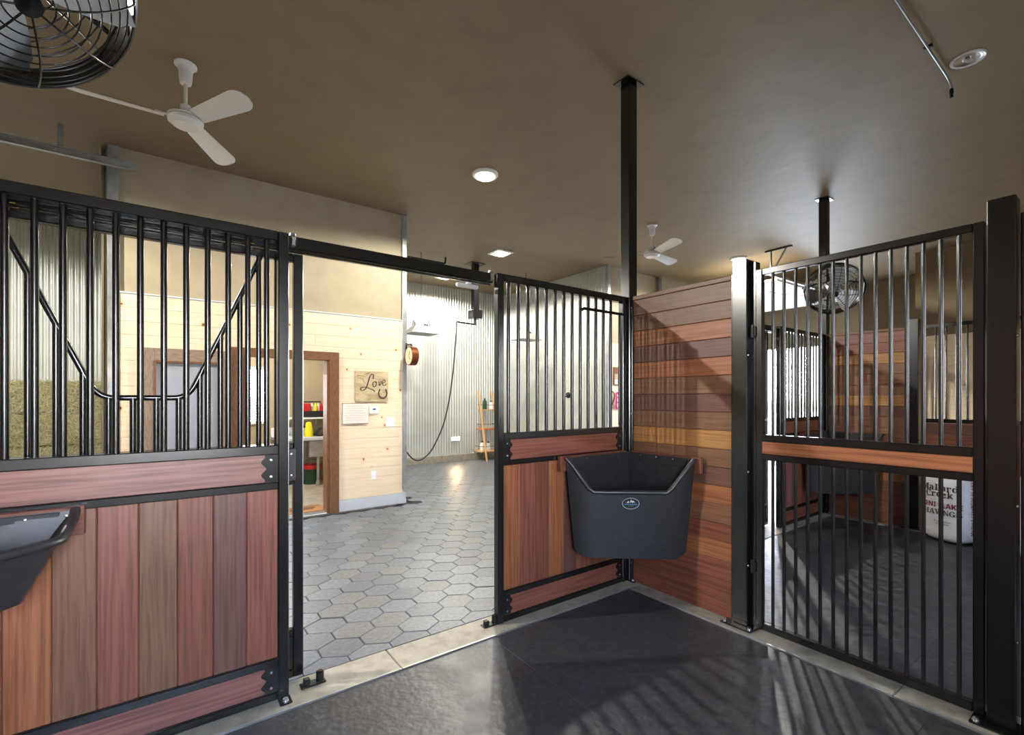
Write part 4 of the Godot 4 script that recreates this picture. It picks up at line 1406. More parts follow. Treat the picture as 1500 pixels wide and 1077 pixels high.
func build_tack_room() -> void:
	# shelf with a tool box
	var t := thing("white_shelf", "white wall-hung shelf inside the tack room doorway", "shelf", Vector3(-1.0, 1.12, -6.32))
	bx(t, "board", Vector3(-0.5, -0.015, -0.18), Vector3(0.5, 0.015, 0.16), M.white_paint, 0.004)
	for x in [-0.35, 0.14]:
		bx(t, "bracket", Vector3(x, -0.15, -0.18), Vector3(x + 0.02, -0.015, -0.14), M.aluminium, 0.002)
		var mb0 := MB.new()
		mb0.tube([Vector3(x + 0.01, -0.14, -0.15), Vector3(x + 0.01, -0.02, 0.1)], 0.008, 6)
		part(t, "brace", mb0, M.aluminium)
	t = thing("tool_tray", "red and black tool tray with white and yellow bottles on the white shelf", "tool tray", Vector3(-0.98, 1.136, -6.3))
	bx(t, "tray", Vector3(-0.2, 0, -0.11), Vector3(0.2, 0.11, 0.11), M.black_steel_dull, 0.012)
	bx(t, "red_case", Vector3(-0.19, 0.09, -0.09), Vector3(-0.02, 0.24, 0.09), M.red, 0.015)
	for i in 4:
		var mb := MB.new()
		mb.lathe([Vector2(0.0, 0.08), Vector2(0.03, 0.08), Vector2(0.03, 0.2), Vector2(0.014, 0.225), Vector2(0.014, 0.25), Vector2(0.0, 0.25)], Transform3D(Basis(), Vector3(0.02 + i * 0.05, 0, -0.02 + 0.04 * (i % 2))), 12)
		part(t, "bottle", mb, [M.white_plastic, M.yellow, M.white_plastic, M.red][i])
	var mbh := MB.new()
	mbh.tube([Vector3(-0.2, 0.1, 0), Vector3(-0.16, 0.27, 0), Vector3(0.16, 0.27, 0), Vector3(0.2, 0.1, 0)], 0.012, 8)
	part(t, "handle", mbh, M.black_steel_dull)
	# stone-topped bench on a grey leg
	t = thing("utility_bench", "grey topped utility bench on a tapered metal leg in the tack room", "bench", Vector3(-1.1, 0, -5.95))
	bx(t, "top", Vector3(-0.5, 0.76, -0.5), Vector3(0.35, 0.82, 0.16), M.base_grey, 0.01)
	bx(t, "apron", Vector3(-0.02, 0.48, 0.06), Vector3(0.33, 0.76, 0.12), M.galvanised, 0.01)
	bx(t, "backsplash", Vector3(-0.5, 0.82, -0.5), Vector3(0.1, 0.96, -0.47), M.white_paint, 0.004)
	for x in [-0.44, 0.13]:
		var mb := MB.new()
		mb.tube([Vector3(x, 0.5, 0.09), Vector3(x, 0.06, 0.09)], 0.026, 12)
		mb.lathe([Vector2(0.0, 0.0), Vector2(0.045, 0.0), Vector2(0.045, 0.02), Vector2(0.03, 0.08), Vector2(0.0, 0.08)], Transform3D(Basis(), Vector3(x, 0, 0.09)), 12)
		part(t, "leg", mb, M.galvanised)
	t = thing("spray_bottle", "yellow spray bottle standing on the tack room bench", "bottle", Vector3(-1.1, 0.82, -5.95))
	var mb1 := MB.new()
	mb1.lathe([Vector2(0.0, 0.0), Vector2(0.07, 0.0), Vector2(0.072, 0.08), Vector2(0.055, 0.19), Vector2(0.04, 0.24), Vector2(0.0, 0.25)], Transform3D(), 16)
	part(t, "body", mb1, M.yellow)
	mb1 = MB.new()
	mb1.box(Vector3(-0.05, 0.17, 0), Vector3(0.09, 0.04, 0.03), 0.006)
	part(t, "nozzle", mb1, M.black_steel_dull)
	t = thing("dish_rack", "wire dish rack at the right of the tack room bench", "rack", Vector3(-0.86, 0.822, -6.05))
	for i in 5:
		mb1 = MB.new()
		var q := []
		for k in 9: q.append(Vector3(-0.11 + 0.22 * k / 8.0, 0.02 + 0.11 * sin(PI * k / 8.0), -0.1 + i * 0.05))
		mb1.tube(q, 0.006, 6)
		part(t, "wire", mb1, M.black_steel_dull)
	bx(t, "base", Vector3(-0.12, 0.0, -0.12), Vector3(0.12, 0.02, 0.12), M.black_steel_dull, 0.004)
	# bins
	t = thing("waste_bin", "black waste bin under the tack room bench", "bin", Vector3(-1.40, -0.002, -6.3))
	mb1 = MB.new()
	mb1.lathe([Vector2(0.0, 0.0), Vector2(0.13, 0.0), Vector2(0.165, 0.58), Vector2(0.18, 0.58), Vector2(0.18, 0.61), Vector2(0.15, 0.61), Vector2(0.12, 0.02), Vector2(0, 0.02)], Transform3D(), 24)
	part(t, "body", mb1, M.black_steel_dull)
	t = thing("bucket", "dark green bucket with red rim on the tack room floor", "bucket", Vector3(-1.02, -0.002, -6.1))
	mb1 = MB.new()
	mb1.lathe([Vector2(0.0, 0.0), Vector2(0.13, 0.0), Vector2(0.16, 0.27), Vector2(0.145, 0.27), Vector2(0.12, 0.02), Vector2(0, 0.02)], Transform3D(), 28)
	part(t, "body", mb1, M.green)
	mb1 = MB.new()
	mb1.lathe([Vector2(0.161, 0.26), Vector2(0.176, 0.265), Vector2(0.178, 0.325), Vector2(0.155, 0.33), Vector2(0.146, 0.27)], Transform3D(), 28)
	part(t, "rim", mb1, M.red)
	mb1 = MB.new()
	var hp := []
	for k in 13: hp.append(Vector3(0.175 * cos(PI * k / 12.0), 0.30 + 0.12 * sin(PI * k / 12.0), 0.05 * sin(PI * k / 12.0)))
	mb1.tube(hp, 0.004, 6)
	part(t, "handle", mb1, M.green)
	t = thing("door_mat", "brown coir door mat inside the tack room doorway", "door mat", Vector3(-1.66, -0.002, -4.08))
	bx(t, "pile", Vector3(-0.32, 0, -0.2), Vector3(0.32, 0.014, 0.17), M.doormat, 0.004)
	bx(t, "stripe", Vector3(-0.14, 0.013, -0.05), Vector3(0.22, 0.0155, -0.02), M.dark_print, 0.001)
	bx(t, "stripe", Vector3(-0.10, 0.013, 0.02), Vector3(0.18, 0.0155, 0.05), M.dark_print, 0.001)

# letters drawn as pen strokes: points in units of the sign's height
func stroke(root: Node3D, called: String, pts: Array, w0: float, w1: float, m: Material) -> void:
	var c := Curve2D.new()
	for i in pts.size():
		var a: Vector2 = pts[maxi(i - 1, 0)]
		var b: Vector2 = pts[mini(i + 1, pts.size() - 1)]
		c.add_point(pts[i], -(b - a) / 6.0, (b - a) / 6.0)
	var bake := c.tessellate(4, 3)
	var mb := MB.new()
	for i in bake.size() - 1:
		var d := (bake[i + 1] - bake[i])
		if d.length() < 1e-6: continue
		var nn := Vector2(-d.y, d.x).normalized()
		# the pen is thick on down strokes
		var w := lerpf(w0, w1, clampf(absf(d.normalized().y), 0, 1))
		mb.poly([Vector3(bake[i].x + nn.x * w, bake[i].y + nn.y * w, 0), Vector3(bake[i + 1].x + nn.x * w, bake[i + 1].y + nn.y * w, 0), Vector3(bake[i + 1].x - nn.x * w, bake[i + 1].y - nn.y * w, 0), Vector3(bake[i].x - nn.x * w, bake[i].y - nn.y * w, 0)], Vector3.BACK)
	part(root, called, mb, m)

func vv(a: Array) -> Array:
	var o := []
	for p in a: o.append(Vector2(p[0], p[1]))
	return o

func build_wall_things() -> void:
	# the Love sign
	var t := thing("love_sign", "tan wooden sign reading Love with a horseshoe, on pine boards", "sign", Vector3(-0.82, 1.63, -3.70))
	bx(t, "board", Vector3(-0.225, -0.205, 0), Vector3(0.225, 0.205, 0.022), M.sign_tan, 0.003)
	var L := Node3D.new()
	L.name = "lettering"
	L.position = Vector3(0, 0, 0.0235)
	t.add_child(L)
	stroke(L, "letter", vv([[0.012, 0.10], [0.02, 0.145], [0.0, 0.165], [-0.03, 0.13], [-0.055, 0.05], [-0.08, -0.02], [-0.12, -0.055], [-0.155, -0.045], [-0.14, -0.015], [-0.09, -0.012], [-0.03, -0.03], [0.025, -0.055], [0.035, -0.075]]), 0.0042, 0.008, M.dark_print)
	stroke(L, "letter", vv([[0.04, 0.065], [0.015, 0.05], [0.01, 0.015], [0.03, -0.008], [0.055, 0.015], [0.055, 0.05], [0.04, 0.065], [0.07, 0.055]]), 0.0042, 0.0075, M.dark_print)
	stroke(L, "letter", vv([[0.085, 0.07], [0.097, 0.06], [0.098, 0.012], [0.125, 0.045], [0.122, 0.078]]), 0.0042, 0.0075, M.dark_print)
	stroke(L, "letter", vv([[0.145, 0.045], [0.175, 0.06], [0.18, 0.085], [0.16, 0.09], [0.145, 0.06], [0.148, 0.025], [0.17, 0.012], [0.195, 0.03]]), 0.004, 0.007, M.dark_print)
	stroke(L, "flourish", vv([[-0.2, 0.15], [-0.15, 0.135], [-0.1, 0.155], [-0.04, 0.185]]), 0.0015, 0.0025, M.dark_print)
	stroke(L, "flourish", vv([[-0.205, 0.12], [-0.17, 0.145], [-0.1, 0.13], [-0.06, 0.16], [-0.03, 0.19]]), 0.0015, 0.0025, M.dark_print)
	stroke(L, "flourish", vv([[-0.19, 0.11], [-0.14, 0.105], [-0.115, 0.08], [-0.11, 0.05], [-0.08, 0.04]]), 0.0015, 0.0025, M.dark_print)
	stroke(L, "flourish", vv([[-0.15, -0.16], [-0.12, -0.145], [-0.09, -0.165], [-0.06, -0.145], [-0.02, -0.165], [0.01, -0.15]]), 0.001, 0.0018, M.grey_print)
	var mb := MB.new()
	var hs := []
	for i in 21:
		var an := deg_to_rad(-222.0 + 264.0 * i / 20.0)
		hs.append(Vector3(0.148 + 0.058 * cos(an) * (1.0 if i > 2 and i < 18 else 0.92), -0.085 + 0.072 * sin(an), 0.026))
	mb.tube(hs, 0.0095, 8)
	part(t, "horseshoe", mb, M.iron)
	# the small white sign with seven lines of handwriting
	t = thing("verse_sign", "small white wooden sign with seven lines of faint handwriting", "sign", Vector3(-1.04, 1.27, -3.70))
	bx(t, "board", Vector3(-0.165, -0.132, 0), Vector3(0.165, 0.132, 0.02), M.sign_white, 0.002)
	bx(t, "edge", Vector3(-0.167, 0.13, 0.0), Vector3(0.167, 0.136, 0.021), M.casing_wood, 0.001)
	bx(t, "edge", Vector3(-0.167, -0.136, 0.0), Vector3(0.167, -0.13, 0.021), M.casing_wood, 0.001)
	var hand := Node3D.new()
	hand.name = "handwriting"
	hand.position = Vector3(0, 0, 0.0215)
	t.add_child(hand)
	var rr := RandomNumberGenerator.new()
	rr.seed = 3
	for ln in 7:
		var y := 0.095 - ln * 0.0305
		var half := [0.13, 0.145, 0.115, 0.14, 0.15, 0.13, 0.14][ln] as float
		var pts := []
		var x := -half
		while x < half:
			pts.append([x, y + rr.randf_range(-0.004, 0.008)])
			x += rr.randf_range(0.004, 0.009)
		stroke(hand, "line", vv(pts), 0.0008, 0.0015, M.grey_print)
	# thermostat, switch, outlet
	t = thing("thermostat", "white thermostat with a small green display right of the white sign", "thermostat", Vector3(-0.79, 1.312, -3.70))
	bx(t, "case", Vector3(-0.06, -0.045, 0), Vector3(0.06, 0.045, 0.025), M.white_plastic, 0.006)
	bx(t, "display", Vector3(-0.022, 0.0, 0.024), Vector3(0.022, 0.022, 0.0265), M.green, 0.001)
	t = thing("light_switch", "white double light switch plate on the pine wall", "switch", Vector3(-0.558, 1.142, -3.70))
	bx(t, "plate", Vector3(-0.06, -0.062, 0), Vector3(0.06, 0.062, 0.007), M.white_plastic, 0.003)
	for x in [-0.027, 0.027]: bx(t, "rocker", Vector3(x - 0.018, -0.036, 0.006), Vector3(x + 0.018, 0.036, 0.011), M.white_plastic, 0.002)
	t = thing("power_outlet", "white power outlet low on the pine wall", "outlet", Vector3(-0.79, 0.435, -3.70))
	bx(t, "plate", Vector3(-0.038, -0.06, 0), Vector3(0.038, 0.06, 0.007), M.white_plastic, 0.003)
	for y in [-0.024, 0.024]: bx(t, "socket", Vector3(-0.018, y - 0.016, 0.006), Vector3(0.018, y + 0.016, 0.009), M.white_plastic, 0.002)
	# station clock on the corner
	t = thing("station_clock", "round copper station clock hung from the corner of the pine wall", "clock", Vector3(-0.325, 2.05, -3.50))
	mb = MB.new()
	mb.lathe([Vector2(0.0, -0.05), Vector2(0.118, -0.05), Vector2(0.128, -0.045), Vector2(0.128, 0.045), Vector2(0.118, 0.05)], Transform3D(Basis(Vector3.BACK, PI / 2), Vector3.ZERO), 36)
	part(t, "drum", mb, M.copper)
	mb = MB.new()
	mb.lathe([Vector2(0.118, 0.047), Vector2(0.0, 0.047)], Transform3D(Basis(Vector3.BACK, PI / 2), Vector3.ZERO), 36)
	var fc := part(t, "dial", mb, M.face_cream)
	for an in [0.5, 2.4]:
		mb = MB.new()
		mb.box(Vector3(-0.049, 0.035 * cos(an), 0.035 * sin(an)), Vector3(0.002, 0.08, 0.008), 0.0, Basis(Vector3.RIGHT, an))
		part(fc, "hand", mb, M.dark_print)
	mb = MB.new()
	mb.tube([Vector3(0, 0.125, 0), Vector3(0, 0.165, -0.02), Vector3(0, 0.17, -0.19)], 0.01, 8)
	var sc := []
	for i in 17:
		var a := TAU * 1.1 * i / 16.0
		sc.append(Vector3(0, 0.150 + 0.02 * sin(a), -0.08 + 0.028 * cos(a)))
	mb.tube(sc, 0.006, 6)
	mb.box(Vector3(0, 0.15, -0.186), Vector3(0.03, 0.09, 0.012), 0.002)
	part(t, "wall_bracket", mb, M.iron)
	# things on the pine wall right of the wash bay
	t = thing("framed_collage", "small framed photo collage on the pine wall right of the wash bay", "picture", Vector3(4.16, 1.9, -3.742))
	bx(t, "frame", Vector3(-0.16, -0.18, 0), Vector3(0.16, 0.18, 0.02), M.casing_wood, 0.003)
	for i in 3:
		for j in 3:
			bx(t, "photo", Vector3(-0.135 + i * 0.092, -0.155 + j * 0.104, 0.018), Vector3(-0.05 + i * 0.092, -0.06 + j * 0.104, 0.022), [M.sign_white, M.sign_tan, M.copper, M.grey_print][(i * 2 + j) % 4], 0.001)
	t = thing("leather_halter", "brown leather halter hanging on the pine wall left of the pink one", "halter", Vector3(3.925, 1.52, -3.742))
	mb = MB.new()
	var lp := []
	for i in 24: lp.append(Vector3(0.07 * cos(TAU * i / 24), -0.05 + 0.13 * sin(TAU * i / 24), 0.03 + 0.015 * sin(TAU * i / 12)))
	mb.tube(lp, 0.012, 6, false, true)
	mb.tube([Vector3(-0.06, -0.1, 0.03), Vector3(0, -0.16, 0.04), Vector3(0.05, -0.1, 0.03)], 0.011, 6)
	part(t, "straps", mb, M.leather)
	mb = MB.new()
	mb.cyl(Vector3(0, 0.08, 0), Vector3(0, 0.08, 0.06), 0.008, 8)
	part(t, "hook", mb, M.black_steel_dull)
	t = thing("pink_halter", "bright pink halter hanging on the pine wall by the corner post", "halter", Vector3(4.09, 1.42, -3.742))
	mb = MB.new()
	lp = []
	for i in 24: lp.append(Vector3(0.055 * cos(TAU * i / 24), 0.16 * sin(TAU * i / 24), 0.035 + 0.015 * cos(TAU * i / 12)))
	mb.tube(lp, 0.017, 6, false, true)
	mb.tube([Vector3(-0.04, -0.05, 0.03), Vector3(0, -0.02, 0.06), Vector3(0.05, -0.06, 0.03)], 0.016, 6)
	mb.tube([Vector3(-0.04, 0.05, 0.03), Vector3(0, 0.08, 0.06), Vector3(0.05, 0.04, 0.03)], 0.016, 6)
	part(t, "straps", mb, M.pink)
	mb = MB.new()
	mb.cyl(Vector3(0, 0.16, 0), Vector3(0, 0.16, 0.06), 0.008, 8)
	part(t, "hook", mb, M.black_steel_dull)

# ---------------------------------------------------------------- wash bay

func heater(label: String, at: Vector3) -> void:
	var t := thing("infrared_heater", label, "heater", at, "hanging wash bay heaters")
	var A: Material = M.hood_steel
	var mb := MB.new()
	# flared hood, open below
	var lo := [Vector3(-0.26, 0, -0.2), Vector3(0.26, 0, -0.2), Vector3(0.26, 0, 0.2), Vector3(-0.26, 0, 0.2)]
	var hi := [Vector3(-0.15, 0.13, -0.1), Vector3(0.15, 0.13, -0.1), Vector3(0.15, 0.13, 0.1), Vector3(-0.15, 0.13, 0.1)]
	for i in 4:
		var j := (i + 1) % 4
		mb.poly([lo[i], lo[j], hi[j], hi[i]], (lo[i] + lo[j]) * 0.5 + Vector3(0, 0.2, 0))
	mb.poly(hi, Vector3.UP)
	part(t, "hood", mb, A)
	mb = MB.new()
	for i in 4:
		mb.tube([lo[i], lo[(i + 1) % 4]], 0.006, 6)
	part(t, "lip", mb, A)
	bx(t, "emitter", Vector3(-0.13, 0.09, -0.08), Vector3(0.13, 0.12, 0.08), M.white_plastic, 0.003)
	bx(t, "burner_box", Vector3(-0.13, 0.135, -0.05), Vector3(0.02, 0.2, 0.05), M.white_paint, 0.006)
	mb = MB.new()
	mb.tube([Vector3(0.02, 0.17, 0), Vector3(0.12, 0.165, 0), Vector3(0.14, 0.14, 0)], 0.012, 8)
	mb.tube([Vector3(-0.14, 0.14, 0.06), Vector3(-0.14, 0.24, 0.0), Vector3(-0.14, 0.14, -0.06)], 0.006, 6)
	mb.tube([Vector3(0.14, 0.14, 0.06), Vector3(0.14, 0.24, 0.0), Vector3(0.14, 0.14, -0.06)], 0.006, 6)
	part(t, "gas_valve", mb, M.black_steel_dull)
	mb = MB.new()
	for x in [-0.14, 0.14]:
		mb.cyl(Vector3(x, 0.24, 0), Vector3(0, 0.5, 0), 0.004, 6)
	mb.cyl(Vector3(0, 0.5, 0), Vector3(0, CEIL - at.y, 0), 0.006, 6)
	part(t, "chain", mb, M.black_steel_dull)

func build_wash_bay() -> void:
	heater("metal infrared heater hood hanging beside the station clock", Vector3(0.57, 2.60, -5.1))
	heater("metal infrared heater hood hanging behind the grille bars", Vector3(2.9, 2.66, -5.1))
	# hose boom
	var t := thing("hose_boom", "black ceiling hose boom post with swivel arm in the wash bay", "hose boom", Vector3(1.73, 0, -5.18))
	bx(t, "ceiling_plate", Vector3(-0.16, CEIL - 0.01, -0.13), Vector3(0.16, CEIL - 0.001, 0.13), M.black_steel_dull, 0.002)
	bx(t, "post", Vector3(-0.055, 3.13, -0.055), Vector3(0.055, CEIL - 0.01, 0.055), M.black_steel, 0.005)
	bx(t, "swivel_box", Vector3(-0.105, 2.99, -0.105), Vector3(0.105, 3.15, 0.105), M.black_steel, 0.008)
	bar(t, "swivel", Vector3(0, 2.87, 0), Vector3(0, 2.99, 0), 0.022, M.black_steel)
	bar(t, "arm", Vector3(0.02, 2.88, 0), Vector3(-0.42, 2.89, 0.03), 0.015, M.black_steel)
	t = thing("wash_hose", "black hose drooping from the boom arm across the corrugated wall", "hose")
	var raw := [[1.31, 2.88], [1.305, 2.78], [1.285, 2.5], [1.24, 2.02], [1.18, 1.6], [1.11, 1.26], [1.02, 0.96], [0.90, 0.71], [0.77, 0.51], [0.63, 0.40], [0.53, 0.375], [0.45, 0.40], [0.36, 0.48], [0.2, 0.68], [0.0, 0.92], [-0.2, 1.08], [-0.31, 1.12]]
	var c := Curve3D.new()
	for i in raw.size():
		var a := Vector3(raw[maxi(i - 1, 0)][0], raw[maxi(i - 1, 0)][1], 0)
		var b := Vector3(raw[mini(i + 1, raw.size() - 1)][0], raw[mini(i + 1, raw.size() - 1)][1], 0)
		c.add_point(Vector3(raw[i][0], raw[i][1], -5.15), -(b - a) / 6.0, (b - a) / 6.0)
	var mb := MB.new()
	mb.tube(Array(c.tessellate(4, 2)), 0.013, 8)
	part(t, "tube", mb, M.hose)
	# ladder shelf against the back wall
	t = thing("ladder_shelf", "light wooden leaning ladder shelf against the corrugated wash bay wall", "shelf", Vector3(3.19, 0, -6.62))
	for x in [-0.25, 0.25]:
		mb = MB.new()
		mb.box(Vector3(x * 0.86, 0.82, -0.24), Vector3(0.035, 1.72, 0.03), 0.004, Basis(Vector3.RIGHT, -0.29) * Basis(Vector3.BACK, signf(x) * 0.045))
		part(t, "rail", mb, M.ladder_wood)
	for a in [[0.20, 0.27, 0.20], [0.72, 0.22, 0.16], [1.18, 0.18, 0.12]]:
		bx(t, "shelf_board", Vector3(-a[1], a[0], -0.52), Vector3(a[1], a[0] + 0.025, -0.28 + a[2] * 0.5), M.orange_wood if a[0] > 0.6 and a[0] < 1.0 else M.ladder_wood, 0.003)
		mb = MB.new()
		mb.tube([Vector3(-a[1], a[0] + 0.13, -0.5), Vector3(-a[1], a[0] + 0.13, -0.28 + a[2] * 0.5), Vector3(a[1], a[0] + 0.13, -0.28 + a[2] * 0.5), Vector3(a[1], a[0] + 0.13, -0.5)], 0.006, 6)
		part(t, "basket_wire", mb, M.black_steel_dull)
	for a in [[-0.15, 0.225, M.white_plastic, "white bottle on the lowest shelf of the ladder, left", 0.22], [0.02, 0.225, M.white_plastic, "white bottle on the lowest shelf of the ladder, middle", 0.2], [-0.08, 1.205, M.green, "green bottle with dark cap on the top ladder shelf", 0.26], [0.1, 1.205, M.white_plastic, "white bottle on the top ladder shelf behind the grille", 0.2]]:
		var b := thing("shelf_bottle", a[3], "bottle", Vector3(3.19 + a[0], a[1], -6.62 - 0.36), "bottles on the ladder shelf")
		mb = MB.new()
		mb.lathe([Vector2(0.0, 0.0), Vector2(0.05, 0.0), Vector2(0.052, 0.1), Vector2(0.045, a[4] * 0.75), Vector2(0.016, a[4] * 0.85), Vector2(0.0, a[4] * 0.85)], Transform3D(), 14)
		part(b, "body", mb, a[2])
		mb = MB.new()
		mb.lathe([Vector2(0.018, a[4] * 0.85), Vector2(0.02, a[4]), Vector2(0.0, a[4])], Transform3D(), 10)
		part(b, "cap", mb, M.black_steel_dull)
	# a fitting on the corrugated wall
	t = thing("hose_outlet", "round black hose outlet on the corrugated wash bay wall", "outlet", Vector3(3.812, 1.534, -4.816))
	mb = MB.new()
	mb.lathe([Vector2(0.0, 0.06), Vector2(0.035, 0.06), Vector2(0.045, 0.05), Vector2(0.06, 0.02), Vector2(0.065, 0.0)], Transform3D(Basis(Vector3.BACK, PI / 2), Vector3.ZERO), 20)
	part(t, "cap", mb, M.hose)
	mb = MB.new()
	mb.cyl(Vector3(-0.06, 0, 0), Vector3(-0.085, 0, 0), 0.014, 10)
	part(t, "nozzle", mb, M.aluminium)
	# added glow panel and light, standing in for a glint on the corrugated sheet
	t = thing("glint_panel", "small glowing panel added as a reflection glint low on the corrugated wash bay wall", "lamp", Vector3(2.42, 0.52, -7.19))
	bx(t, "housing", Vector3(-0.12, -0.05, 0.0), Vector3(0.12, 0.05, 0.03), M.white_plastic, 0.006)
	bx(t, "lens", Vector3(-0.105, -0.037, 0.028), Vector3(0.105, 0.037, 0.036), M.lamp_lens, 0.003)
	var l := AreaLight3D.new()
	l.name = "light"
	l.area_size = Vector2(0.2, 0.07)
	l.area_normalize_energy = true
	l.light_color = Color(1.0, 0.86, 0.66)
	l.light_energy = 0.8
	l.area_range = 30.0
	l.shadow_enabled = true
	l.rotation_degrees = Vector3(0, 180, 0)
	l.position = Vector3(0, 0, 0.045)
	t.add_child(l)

# ---------------------------------------------------------------- hay, bags, overhead door

func build_hay() -> void:
	var strand := MB.new()
	strand.poly([Vector3(-0.05, -0.0012, 0), Vector3(0.0, -0.0016, 0.008), Vector3(0.0, 0.0016, 0.008), Vector3(-0.05, 0.0012, 0)], Vector3.BACK)
	strand.poly([Vector3(0.0, -0.0016, 0.008), Vector3(0.05, -0.0010, 0), Vector3(0.05, 0.0010, 0), Vector3(0.0, 0.0016, 0.008)], Vector3.BACK)
	var sm := strand.mesh()
	var words := ["hay bale on top of the stack, right end", "hay bale second from the top, right end", "hay bale second from the floor, right end", "hay bale on the floor, right end", "hay bale on top of the stack, left end", "hay bale second from the top, left end", "hay bale second from the floor, left end", "hay bale on the floor, left end"]
	for c in 2:
		for r in 4:
			var t := thing("hay_bale", words[c * 4 + (3 - r)], "hay bale", Vector3(-4.17 - c * 1.06, r * 0.426, -6.25), "stacked hay bales")
			var mb := MB.new()
			var hx := 0.525
			var hz := 0.24
			# a soft rounded block
			var f := FastNoiseLite.new()
			f.seed = c * 7 + r
			f.frequency = 6.0
			var ring := []
			for i in 25:
				var s := -1.0 + 2.0 * i / 24.0
				var row := []
				for k in 33:
					var an := TAU * k / 32.0
					var cs := Vector2(cos(an), sin(an))
					var sq := pow(pow(absf(cs.x), 8.0) + pow(absf(cs.y), 8.0), -1.0 / 8.0)
					var end := pow(maxf(0.0, 1.0 - pow(absf(s), 14.0)), 0.25)
					var p := Vector3(s * hx, 0.209 + cs.y * sq * 0.205 * end, cs.x * sq * hz * end)
					p += Vector3(0, cs.y, cs.x) * f.get_noise_3d(p.x, p.y, p.z) * 0.014
					row.append(p)
				ring.append(row)
			mb.grid(ring)
			part(t, "core", mb, M.hay)
			for x in [-0.2, 0.2]:
				var tw := []
				for k in 24:
					var an := TAU * k / 24.0
					var cs := Vector2(cos(an), sin(an))
					var sq := pow(pow(absf(cs.x), 8.0) + pow(absf(cs.y), 8.0), -1.0 / 8.0)
					tw.append(Vector3(x, 0.209 + cs.y * sq * 0.205, cs.x * sq * hz))
				var m := MB.new()
				m.tube(tw, 0.003, 5, false, true)
				part(t, "twine", m, M.sign_white)
			for v in 3:
				var mi := MultiMeshInstance3D.new()
				mi.name = "hay_strands"
				mi.set_meta("kind", "stuff")
				var mm := MultiMesh.new()
				mm.transform_format = MultiMesh.TRANSFORM_3D
				mm.mesh = sm
				var n := 1400
				mm.instance_count = n
				for i in n:
					var p := Vector3.ZERO
					var q := Basis()
					var g := rng.randf()
					if g < 0.6:
						p = Vector3(rng.randf_range(-hx, hx) * 0.98, 0.209 + rng.randf_range(-0.2, 0.2), hz + rng.randf_range(-0.01, 0.012))
						q = Basis(Vector3.BACK, rng.randf() * TAU) * Basis(Vector3.UP, rng.randf_range(-0.5, 0.5))
					elif g < 0.85:
						p = Vector3(rng.randf_range(-hx, hx) * 0.98, 0.41 + rng.randf_range(-0.01, 0.012), rng.randf_range(-hz, hz))
						q = Basis(Vector3.UP, rng.randf() * TAU) * Basis(Vector3.RIGHT, -PI / 2) * Basis(Vector3.UP, rng.randf_range(-0.5, 0.5))
					else:
						p = Vector3(hx + rng.randf_range(-0.012, 0.008), 0.209 + rng.randf_range(-0.2, 0.2), rng.randf_range(-hz, hz))
						q = Basis(Vector3.UP, PI / 2) * Basis(Vector3.BACK, rng.randf() * TAU) * Basis(Vector3.UP, rng.randf_range(-0.5, 0.5))
					mm.set_instance_transform(i, Transform3D(q.scaled(Vector3.ONE * rng.randf_range(0.6, 1.3)), p))
				mi.multimesh = mm
				mi.material_override = M["hay_strand_%d" % v]
				t.add_child(mi, true)

func build_bags() -> void:
	for b in 2:
		var t := thing("shavings_bag", ["white plastic bag of shavings standing in the stall beyond the gate", "second white bag of shavings behind the first, mostly hidden by the gate post"][b], "bag", [Vector3(3.50, -0.005, 1.29), Vector3(3.44, -0.005, 1.80)][b], "bags of shavings")
		t.rotation.y = [-PI / 2 - 0.42, -PI / 2 - 0.2][b]
		var hw := 0.2
		var hd := 0.17
		var h := 0.74
		var half := func(y: float) -> float: return pow(maxf(0.0, 1.0 - pow(absf(2.0 * y / h - 1.0), 9.0)), 0.28)
		var surf := func(x: float, y: float) -> float:
			var k: float = half.call(y)
			return hd * k * pow(maxf(0.0, 1.0 - pow(minf(1.0, absf(x) / (hw * maxf(k, 0.05))), 4.0)), 0.25)
		var f := FastNoiseLite.new()
		f.seed = 77 + b
		f.frequency = 5.0
		f.fractal_octaves = 3
		var rows := []
		for i in 41:
			var y := h * i / 40.0
			var k: float = maxf(half.call(y), 0.02)
			var row := []
			for j in 49:
				var an := TAU * j / 48.0
				var cs := Vector2(cos(an), sin(an))
				var sq := pow(pow(absf(cs.x), 4.0) + pow(absf(cs.y), 4.0), -0.25)
				var p := Vector3(cs.x * sq * hw * k, y, cs.y * sq * hd * k)
				var wr := f.get_noise_3d(p.x * 2.0 + p.y * 3.0, p.y * 6.0 - p.x * 5.0, p.z) * 0.009
				if p.z > hd * 0.6 and p.x > -0.1: wr *= 0.15
				row.append(p + Vector3(cs.x, 0, cs.y) * wr)
			rows.append(row)
		var mb := MB.new()
		mb.grid(rows)
		part(t, "sack", mb, M.bag_plastic)
		if b == 1: continue
		for w in [["Mallard", 0.56, 0.085, true, 700, "dark_print", 0.0], ["Creek", 0.495, 0.085, true, 700, "dark_print", 0.0], ["MINI FLAKE", 0.385, 0.07, false, 700, "dark_red_print", 0.0], ["SHAVINGS", 0.31, 0.07, true, 700, "dark_print", 0.0], ["A Co-Product", 0.22, 0.025, true, 400, "dark_print", 0.03], ["of the forest", 0.195, 0.022, true, 400, "dark_print", 0.03]]:
			wrap_text(t, w[0], w[2], w[3], w[4], M[w[5]], Vector3(w[6], w[1], 0), surf, 0.37)
		for w in [["Mallard Creek", 0.26, "dark_print"], ["MINI FLAKE", 0.52, "dark_red_print"]]:
			var tm := text_mesh(w[0], 0.042, true, 700)
			var o := put(t, "side_lettering", tm, M[w[2]])
			o.transform = Transform3D(Basis(Vector3.UP, PI / 2) * Basis(Vector3.BACK, PI / 2), Vector3(hw + 0.004, w[1], 0.03))

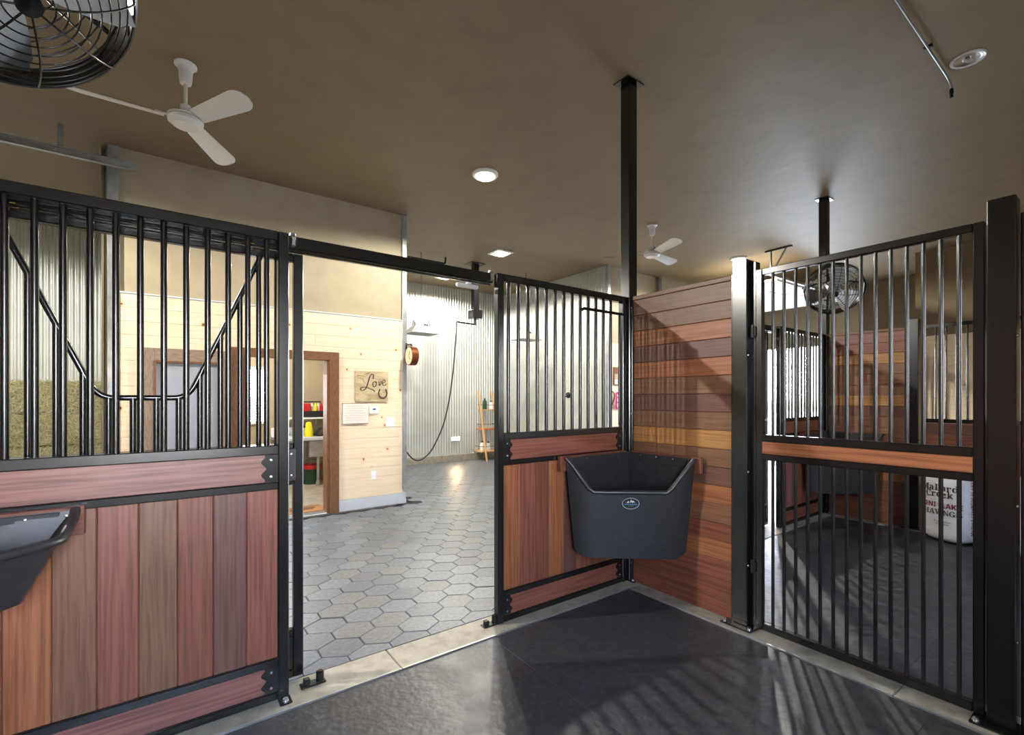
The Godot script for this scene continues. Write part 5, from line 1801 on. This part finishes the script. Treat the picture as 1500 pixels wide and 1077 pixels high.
# lettering bent onto a curved front
func wrap_text(t: Node3D, s: String, size: float, serif: bool, weight: int, m: Material, at: Vector3, surf: Callable, most: float) -> void:
	var tm := text_mesh(s, size, serif, weight)
	var arr := tm.get_mesh_arrays()
	var vs: PackedVector3Array = arr[Mesh.ARRAY_VERTEX]
	var box := tm.get_aabb()
	var k := minf(1.0, most / maxf(box.size.x, 0.001))
	for i in vs.size():
		var p := vs[i]
		var x := p.x * k + at.x
		var y := p.y + at.y
		vs[i] = Vector3(x, y, surf.call(x, y) + 0.003 + (0.0005 if p.z > 0.0 else 0.0))
	arr[Mesh.ARRAY_VERTEX] = vs
	var am := ArrayMesh.new()
	am.add_surface_from_arrays(Mesh.PRIMITIVE_TRIANGLES, arr)
	put(t, "lettering", am, m)

func build_overhead_door() -> void:
	# the far end door, run up under the ceiling
	var t := thing("overhead_door", "white sectional overhead door run up under the ceiling behind the gate", "garage door", Vector3(0, 3.58, 0))
	for i in 5:
		var x := 5.7 + i * 0.6
		bx(t, "section", Vector3(x, -0.02, -3.58), Vector3(x + 0.592, 0.025, -1.45), M.white_paint, 0.008)
	bx(t, "warning_sticker", Vector3(6.9, -0.023, -1.95), Vector3(7.12, -0.0195, -1.83), M.orange_print, 0.0)
	bx(t, "warning_sticker", Vector3(7.35, -0.023, -1.8), Vector3(7.47, -0.0195, -1.7), M.orange_print, 0.0)
	bx(t, "maker_sticker", Vector3(6.5, -0.023, -1.98), Vector3(6.8, -0.0195, -1.93), M.navy_print, 0.0)
	var r := thing("door_rail", "galvanised rail and perforated hanger of the far overhead door", "track", Vector3(0, 3.68, -1.42))
	var mb := MB.new()
	mb.box(Vector3(7.4, -0.06, 0), Vector3(4.1, 0.05, 0.04), 0.002)
	part(r, "rail", mb, M.galvanised)
	for a in [[Vector3(5.42, -0.06, 0), Vector3(5.42, 0.34, 0)], [Vector3(5.42, -0.06, 0.0), Vector3(5.42, 0.34, 0.25)]]:
		mb = MB.new()
		mb.tube([a[0], a[1]], 0.016, 4)
		part(r, "hanger", mb, M.galvanised)
	mb = MB.new()
	mb.box(Vector3(5.42, 0.345, 0.12), Vector3(0.04, 0.025, 0.44), 0.002)
	part(r, "ceiling_angle", mb, M.black_steel_dull)
